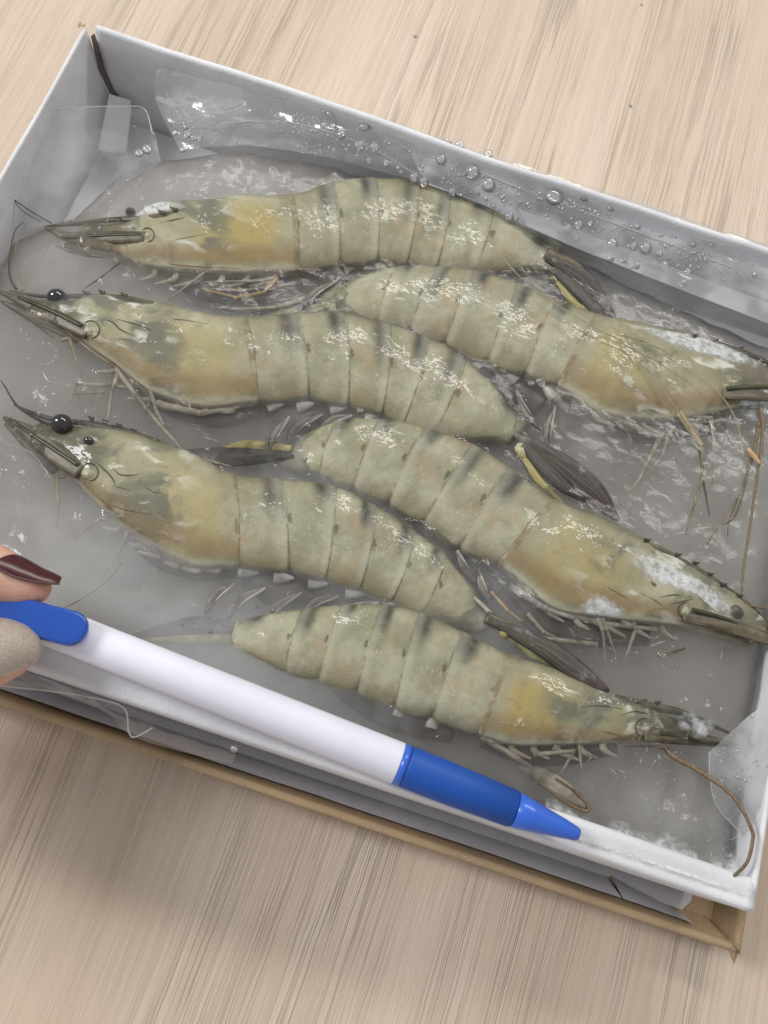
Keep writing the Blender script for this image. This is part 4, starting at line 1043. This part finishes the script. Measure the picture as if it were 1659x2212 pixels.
FA = sheet('film_fold', [
    [(860, 268, 3.45), (1000, 316, 3.5), (1150, 364, 3.5), (1350, 428, 3.5), (1560, 496, 3.5), (1760, 562, 3.5)],
    [(880, 310, 3.3), (1000, 345, 3.4), (1150, 395, 3.4), (1350, 468, 3.35), (1560, 548, 3.3), (1760, 620, 3.3)],
    [(900, 360, 3.15), (1010, 385, 3.25), (1150, 440, 3.2), (1350, 520, 3.15), (1560, 605, 3.1), (1760, 680, 3.1)],
    [(925, 398, 2.95), (1040, 440, 2.98), (1150, 495, 2.98), (1350, 578, 2.95), (1560, 660, 2.95), (1760, 738, 2.95)]], M['film2'], film, 160, 60, .03, .8, 2, .035, 3.0)
FG = sheet('film_fold', [
    [(1000, 425, 2.97), (1150, 495, 2.97), (1350, 578, 2.95), (1560, 660, 2.95), (1760, 738, 2.95)],
    [(1010, 440, 2.6), (1160, 525, 2.5), (1370, 620, 2.5), (1580, 705, 2.5), (1780, 780, 2.5)],
    [(1020, 455, 2.5), (1180, 560, 2.35), (1400, 670, 2.35), (1610, 760, 2.35), (1800, 830, 2.35)]], M['film'], film, 80, 16, .05, 1.0, 21)
FH = sheet('film_band', [
    [(1120, 452, 3.27), (1250, 500, 3.27), (1400, 560, 3.22), (1560, 618, 3.2), (1760, 690, 3.2)],
    [(1130, 470, 3.12), (1250, 520, 3.12), (1400, 578, 3.08), (1560, 640, 3.08), (1760, 712, 3.08)],
    [(1140, 490, 3.02), (1250, 537, 3.02), (1400, 597, 3.0), (1560, 660, 3.0), (1760, 736, 3.0)]], M['film4'], film, 80, 10, .02, .8, 25)
FB = sheet('film_fold', [
    [(340, 150, 3.1), (420, 140, 3.15), (560, 172, 3.3), (720, 222, 3.4), (880, 274, 3.45)],
    [(335, 200, 2.9), (430, 205, 3.0), (560, 215, 3.2), (720, 245, 3.35), (890, 310, 3.3)],
    [(350, 250, 2.8), (440, 260, 2.95), (560, 270, 3.05), (720, 300, 3.15), (905, 360, 3.1)],
    [(390, 325, 2.72), (460, 318, 2.75), (560, 318, 2.75), (720, 345, 2.85), (925, 400, 2.9)]], M['film'], film, 140, 60, .03, 1.0, 6, .06, 2.5)
FC = sheet('film_flap', [
    [(58, 300, 3.0), (100, 250, 3.1), (180, 232, 3.1), (260, 230, 3.05), (312, 236, 3.0)],
    [(50, 360, 2.85), (110, 320, 2.9), (190, 300, 2.9), (270, 295, 2.85), (335, 290, 2.85)],
    [(48, 430, 2.75), (120, 400, 2.75), (200, 380, 2.75), (270, 360, 2.75), (345, 335, 2.75)],
    [(60, 500, 2.66), (130, 480, 2.66), (200, 455, 2.66), (265, 400, 2.68), (350, 350, 2.70)]], M['film'], film, 80, 40, .03, 1.0, 9, .02, 1.5)
FD = sheet('film_flap', [
    [(-60, 1412, 3.66), (60, 1452, 3.66), (200, 1502, 3.66), (330, 1548, 3.66), (520, 1614, 3.66)],
    [(-60, 1452, 3.45), (60, 1478, 3.45), (190, 1522, 3.42), (310, 1572, 3.42), (510, 1632, 3.48)],
    [(-60, 1476, 3.2), (60, 1490, 3.2), (200, 1508, 3.2), (290, 1592, 3.0), (500, 1650, 3.2)]], M['film3'], film, 60, 20, .03, 1.2, 12)
FE = sheet('film_fold', [
    [(1530, 1625, 3.15), (1590, 1570, 3.3), (1640, 1530, 3.45), (1700, 1490, 3.5)],
    [(1532, 1680, 3.12), (1590, 1650, 3.3), (1645, 1630, 3.5), (1705, 1610, 3.6)],
    [(1548, 1740, 3.10), (1600, 1730, 3.3), (1645, 1720, 3.45), (1700, 1710, 3.5)],
    [(1598, 1800, 3.05), (1615, 1790, 3.2), (1640, 1780, 3.3), (1690, 1770, 3.4)]], M['film2'], film, 50, 30, .05, 1.2, 15)
# droplets: flattened domes standing on the film
from mathutils.bvhtree import BVHTree
vs, fs = [], []
for o in (FA, FB, FC, FD, FE):
    n0 = len(vs); a_ = np.empty(len(o.data.vertices) * 3); o.data.vertices.foreach_get('co', a_); vs += (a_.reshape(-1, 3) / S + np.array(film['org'])).tolist(); fs += [tuple(q + n0 for q in p_.vertices) for p_ in o.data.polygons]
TREE = BVHTree.FromPolygons(vs, fs)
def on_film(x, y):
    d = FW * FPX + CR * (x - 829.5) + CU * (1106 - y); d /= np.linalg.norm(d)
    h = TREE.ray_cast(Vector(CP), Vector(d))
    if h[0] is None: return None, None
    n_ = h[1] if h[1].dot(Vector(d)) < 0 else -h[1]
    return np.array(h[0]), n_
# rolled bright edges of the film
for e_, z_ in (([(925, 398), (1040, 440), (1150, 495), (1350, 578), (1560, 660), (1760, 738)], 2.97), ([(475, 268), (540, 262), (640, 268), (720, 282)], 3.12), ([(58, 262), (100, 243), (180, 232), (260, 230), (312, 236), (330, 290)], 3.08), ([(-60, 1476), (100, 1492), (205, 1508), (268, 1530), (278, 1580), (292, 1592), (330, 1572)], 3.2), ([(1532, 1625), (1534, 1680), (1548, 1740), (1600, 1800)], 3.14)):
    tube_obj('film_edge', [P(a_, b_, z_) for a_, b_ in e_], [.016] * len(e_), M['film4'], film, m_=6, n=60)
for e_ in ([(350, 165), (365, 215), (395, 265), (415, 322)], [(480, 240), (560, 214), (680, 218), (800, 252), (900, 300)], [(500, 275), (600, 262), (720, 288), (830, 335), (930, 400)], [(900, 330), (1010, 362), (1150, 418), (1320, 480), (1500, 548), (1700, 622)], [(1110, 452), (1300, 520), (1560, 620), (1740, 685)], [(520, 180), (640, 205), (760, 240), (860, 280)]):
    pp = [on_film(a_, b_)[0] for a_, b_ in cr(e_, 16)]; pp = [q + np.array([0, 0, .01]) for q in pp if q is not None]
    if len(pp) > 3: tube_obj('film_crease', pp, [.004] + [random.uniform(.006, .016) for _ in pp[1:-1]] + [.004], M['film4'], film, m_=5, n=80, flat=.5)

DR = [(787, 272, 12), (737, 291, 9), (776, 315, 9), (809, 318, 9), (720, 271, 6), (843, 251, 8), (822, 240, 7), (800, 236, 6), (737, 220, 9), (787, 229, 6), (712, 245, 6), (697, 240, 4), (686, 216, 6), (699, 218, 5), (713, 224, 5), (668, 195, 7), (640, 189, 6), (660, 205, 5), (963, 311, 11), (993, 313, 10), (1037, 314, 9), (1055, 333, 9), (1078, 335, 10), (1055, 399, 14), (1021, 372, 13), (894, 384, 9), (916, 393, 9), (937, 405, 9), (977, 415, 8), (1041, 445, 9), (1088, 464, 7), (1100, 468, 8), (1114, 472, 5), (1183, 477, 7), (1183, 368, 10), (1197, 425, 16), (953, 344, 10), (797, 348, 6), (834, 352, 6),
      (1263, 423, 10), (1319, 449, 7), (1420, 469, 8), (1377, 489, 6), (1250, 486, 9), (1227, 494, 8), (1210, 499, 8), (1275, 482, 5), (1245, 512, 7), (1295, 528, 6), (1323, 526, 11), (1304, 538, 6), (1369, 531, 7), (1394, 536, 11), (1426, 547, 6), (1355, 544, 5), (1320, 559, 8), (1348, 563, 6), (1375, 574, 8), (1415, 572, 8), (1436, 575, 10), (1420, 592, 5), (1486, 588, 8), (1474, 612, 9), (1538, 529, 5), (1570, 525, 6), (1620, 529, 6), (1630, 593, 5), (1497, 527, 6),
      (415, 150, 9), (440, 154, 8), (316, 245, 9), (325, 262, 5), (345, 290, 6), (318, 322, 10), (300, 330, 8), (378, 287, 6), (400, 275, 5), (408, 290, 6), (418, 297, 6), (385, 322, 6), (430, 300, 5), (395, 322, 7), (432, 1555, 6), (505, 1618, 6)]
def dome():
    v = []; f = []; nu, nv = 14, 6
    for i in range(nv):
        th = (math.pi / 2 + .35) * (1 - i / nv)
        for j in range(nu): v.append((math.sin(th) * math.cos(2 * math.pi * j / nu), math.sin(th) * math.sin(2 * math.pi * j / nu), .75 * math.cos(th)))
    v.append((0, 0, .75)); f = [(i * nu + j, i * nu + (j + 1) % nu, (i + 1) * nu + (j + 1) % nu, (i + 1) * nu + j) for i in range(nv - 1) for j in range(nu)]
    f += [((nv - 1) * nu + j, (nv - 1) * nu + (j + 1) % nu, nv * nu) for j in range(nu)]; f.append(tuple(range(nu - 1, -1, -1)))
    me = bpy.data.meshes.new('droplet'); me.from_pydata(v, [], f); me.polygons.foreach_set('use_smooth', [True] * len(me.polygons)); me.materials.append(M['drop']); return me
DM = dome()
for (x, y, r_) in DR:
    c, n_ = on_film(x, y)
    if c is None: continue
    o = bpy.data.objects.new('droplet', DM); link(o, film)
    s_ = r_ / 70 * S; q = n_.to_track_quat('Z', 'Y').to_matrix().to_4x4()
    o.matrix_local = Matrix.Translation((Vector(c) - Vector(film['org'])) * S) @ q @ Matrix.Diagonal((s_ * random.uniform(.92, 1.1), s_, s_ * .8, 1))
# fine condensation as one mass
v = []; f = []
base_v = [np.array(q.co) for q in DM.vertices]; base_f = [tuple(p_.vertices) for p_ in DM.polygons]
def mist(cx, cy, sx, sy, n, r0, r1):
    for _ in range(n):
        c, n_ = on_film(random.gauss(cx, sx), random.gauss(cy, sy))
        if c is None or c[1] > 17.05: continue
        s_ = random.uniform(r0, r1); q = n_.to_track_quat('Z', 'Y').to_matrix(); k = len(v)
        for b_ in base_v: v.append(c + np.array(q @ Vector(b_ * s_)))
        f.extend([tuple(i + k for i in g) for g in base_f])
mist(430, 270, 45, 25, 150, .012, .035); mist(640, 262, 40, 14, 170, .010, .03); mist(620, 330, 60, 12, 120, .010, .025); mist(540, 320, 60, 8, 60, .01, .03); mist(1280, 470, 120, 40, 160, .010, .04); mist(1050, 380, 90, 40, 120, .012, .05); mist(760, 270, 70, 30, 90, .012, .05); mist(1500, 540, 90, 30, 110, .012, .045); mist(1150, 430, 160, 25, 130, .015, .055); mist(1400, 560, 120, 25, 90, .015, .05); mist(820, 300, 90, 40, 110, .012, .05); mist(1580, 1640, 40, 50, 60, .012, .04)
o = mk('condensation', v, f, M['drop'], film); o['kind'] = 'stuff'

# ------------------------------------------------------------------ pen
PZ = 4.12
A_ = P(60, 1332, PZ); B_ = P(1250, 1803, PZ - .05)
ax = (B_ - A_); L = np.linalg.norm(ax); ax /= L
pen = thing('pen', 'white ballpoint pen with blue clip and grip lying across the near rim', 'pen', tuple((A_ + B_) / 2 - np.array([0, 0, .45])))
def lathe(name, prof, mat, m_=40, label=None):
    sd = np.cross(ax, np.array([0, 0, 1.])); sd /= np.linalg.norm(sd); up = np.cross(sd, ax); R = []
    for (s_, r_) in prof:
        c = A_ + ax * s_; R.append([c + r_ * (math.cos(2 * math.pi * j / m_) * sd + math.sin(2 * math.pi * j / m_) * up) for j in range(m_)])
    v, f = rings(np.array(R)); return mk(name, v, f, mat, pen, label=label)
def along(x, y): return float(np.dot(P(x, y, PZ) - A_, ax))
sr = along(863, 1645); sg = along(1112, 1745); se = L
rb = .415
lathe('barrel', [(-2.6, rb - .06), (-2.58, rb - .01), (-2.5, rb), (sr - .03, rb + .02), (sr - .008, rb + .012), (sr - .005, rb - .05)], M['penwhite'])
lathe('ring', [(sr - .004, rb - .05), (sr, rb + .02), (sr + .14, rb + .02), (sr + .15, rb - .03)], M['tipblue'])
lathe('grip', [(sr + .151, rb - .04), (sr + .16, rb + .012), (sr + .2, rb + .02), (sr + 1.2, rb + .01), (sg - .03, rb - .03), (sg, rb - .07)], M['grip'])
lathe('tip', [(sg + .002, rb - .09), (sg + .02, rb - .05), (sg + .4, rb - .10), (se - .35, .20), (se - .06, .145), (se, .12), (se + .005, .06)], M['tipblue'])
# clip: bar with a rounded end above the barrel
cz = PZ + .62
def clip():
    e0 = P(152, 1357, cz); e1 = P(-260, 1255, cz + .1); d = (e0 - e1); d[2] = 0; d /= np.linalg.norm(d); sd = np.array([-d[1], d[0], 0]); R = []
    n = 40; Lc = np.linalg.norm(e0 - e1)
    for i in range(n):
        s_ = 1 - (i / (n - 1)) ** 1.0; c = e1 + (e0 - e1) * (1 - s_)
        R.append(c)
    for k in range(1, 10):
        t_ = k / 9 * math.pi / 2; R.append(e0 + d * .36 * math.sin(t_))
    rr = [.36] * n + [max(.03, .36 * math.cos(k / 9 * math.pi / 2)) for k in range(1, 10)]
    Q = []
    for c, r_ in zip(R, rr):
        ring = []
        for (a_, b_) in ((-1, -.08), (-1, .03), (-.93, .085), (-.8, .10), (-.3, .11), (.3, .11), (.8, .10), (.93, .085), (1, .03), (1, -.08), (.9, -.12), (-.9, -.12)):
            ring.append(c + sd * a_ * r_ + np.array([0, 0, b_ * min(1, .35 + r_ / .36)]))
        Q.append(ring)
    v, f = rings(np.array(Q)); return mk('clip', v, f, M['penblue'], pen)
clip()
mk_c = ball('clip_boss', P(105, 1348, PZ + .45), (.2, .14, .14), M['penblue'], pen)

# ------------------------------------------------------------------ hand
hand = None
def build_hand():
    global hand
    vs, fs = [], []
    def add(seq, rad, flat=.9):
        v, f = tube([np.array(q) for q in seq], rad, m_=20, n=10 * len(seq), flat=flat); k = len(vs); vs.extend([list(q) for q in v]); fs.extend([tuple(i + k for i in g) for g in f])
    ix = [P(-640, 1150, 7.6), P(-420, 1120, 6.9), P(-220, 1160, 5.9), P(-80, 1213, 5.05), P(10, 1248, 4.75), P(62, 1266, 4.66), P(98, 1277, 4.62), P(110, 1281, 4.62)]
    add(ix, [.95, .82, .74, .64, .56, .46, .27, .10])
    th = [P(-620, 1440, 6.6), P(-420, 1490, 5.6), P(-230, 1470, 4.95), P(-90, 1432, 4.72), P(0, 1408, 4.70), P(45, 1404, 4.70), P(72, 1404, 4.70), P(82, 1404, 4.70)]
    add(th, [1.05, .98, .88, .80, .66, .52, .30, .10])
    palm = [P(-1150, 1320, 8.4), P(-900, 1300, 8.0), P(-700, 1290, 7.4), P(-600, 1280, 7.2)]
    add(palm, [2.2, 2.6, 1.9, 1.0], .6)
    for k in range(3):
        b0 = P(-690 - 30 * k, 1180 + 70 * k, 6.6 - .3 * k); add([b0, b0 + np.array([2.2, .5, -.9]), b0 + np.array([2.3, .2, -2.0]) * [1, 1, .8], b0 + np.array([.6, -.2, -2.3]) * [1, 1, .8]], [.8, .75, .68, .5])
    org = P(-300, 1320, 5.0); h = thing('hand', 'hand with dark red and beige painted nails pinching the pen clip', 'hand', tuple(org))
    o = mk('skin', vs, fs, M['skin'], h)
    r_ = o.modifiers.new('remesh', 'REMESH'); r_.mode = 'VOXEL'; r_.voxel_size = .0007; r_.use_smooth_shade = True
    s_ = o.modifiers.new('smooth', 'SMOOTH'); s_.iterations = 14; s_.factor = .5
    def nail(name, line, rad, nrm, spread, mat, wid, lift, label, nu=40, nv=18, arch=.0):
        c = cr(line, nu); r__ = cr(np.array(rad)[:, None], nu)[:, 0]; w_ = cr(np.array(wid)[:, None], nu)[:, 0].clip(.02)
        t_ = np.gradient(c, axis=0); t_ /= np.linalg.norm(t_, axis=1)[:, None]; nrm = np.array(nrm, float); nrm /= np.linalg.norm(nrm); top = []; bot = []
        for i in range(nu):
            n_ = nrm - t_[i] * np.dot(nrm, t_[i]); n_ /= np.linalg.norm(n_); sd = np.cross(t_[i], n_)
            for j in range(nv):
                a_ = (j / (nv - 1) * 2 - 1) * spread * w_[i]
                d = n_ * math.cos(a_) + sd * math.sin(a_)
                top.append(c[i] + d * (r__[i] + lift)); bot.append(c[i] + d * (r__[i] + lift - .05))
        n_ = len(top); v = top + bot; f = [(i * nv + j, i * nv + j + 1, (i + 1) * nv + j + 1, (i + 1) * nv + j) for i in range(nu - 1) for j in range(nv - 1)]
        f += [tuple(q + n_ for q in reversed(g)) for g in f]
        b = list(range(nv)) + [i * nv + nv - 1 for i in range(1, nu)] + [(nu - 1) * nv + j for j in range(nv - 2, -1, -1)] + [i * nv for i in range(nu - 2, 0, -1)]
        f += [(b[k], b[(k + 1) % len(b)], b[(k + 1) % len(b)] + n_, b[k] + n_) for k in range(len(b))]
        return mk(name, v, f, mat, h, label=label)
    nail('nail', [P(-25, 1235, 4.84), P(30, 1252, 4.74), P(75, 1263, 4.70), P(106, 1267, 4.66), P(128, 1271, 4.62)], [.50, .48, .38, .29, .22], (.10, .72, .68), .85, M['nail'], [.75, 1.0, 1.0, .95, .7], .02, 'glossy dark red almond nail')
    nail('nail', [P(-60, 1422, 4.71), P(0, 1408, 4.70), P(40, 1404, 4.70), P(70, 1403, 4.68), P(86, 1403, 4.62)], [.72, .66, .54, .36, .12], (.05, .28, 1), 1.25, M['sugar'], [.9, 1, 1, 1, .8], .035, 'beige sugar-textured nail')
build_hand()
print('tris', sum(len(o.data.polygons) for o in bpy.data.objects if o.type == 'MESH'))
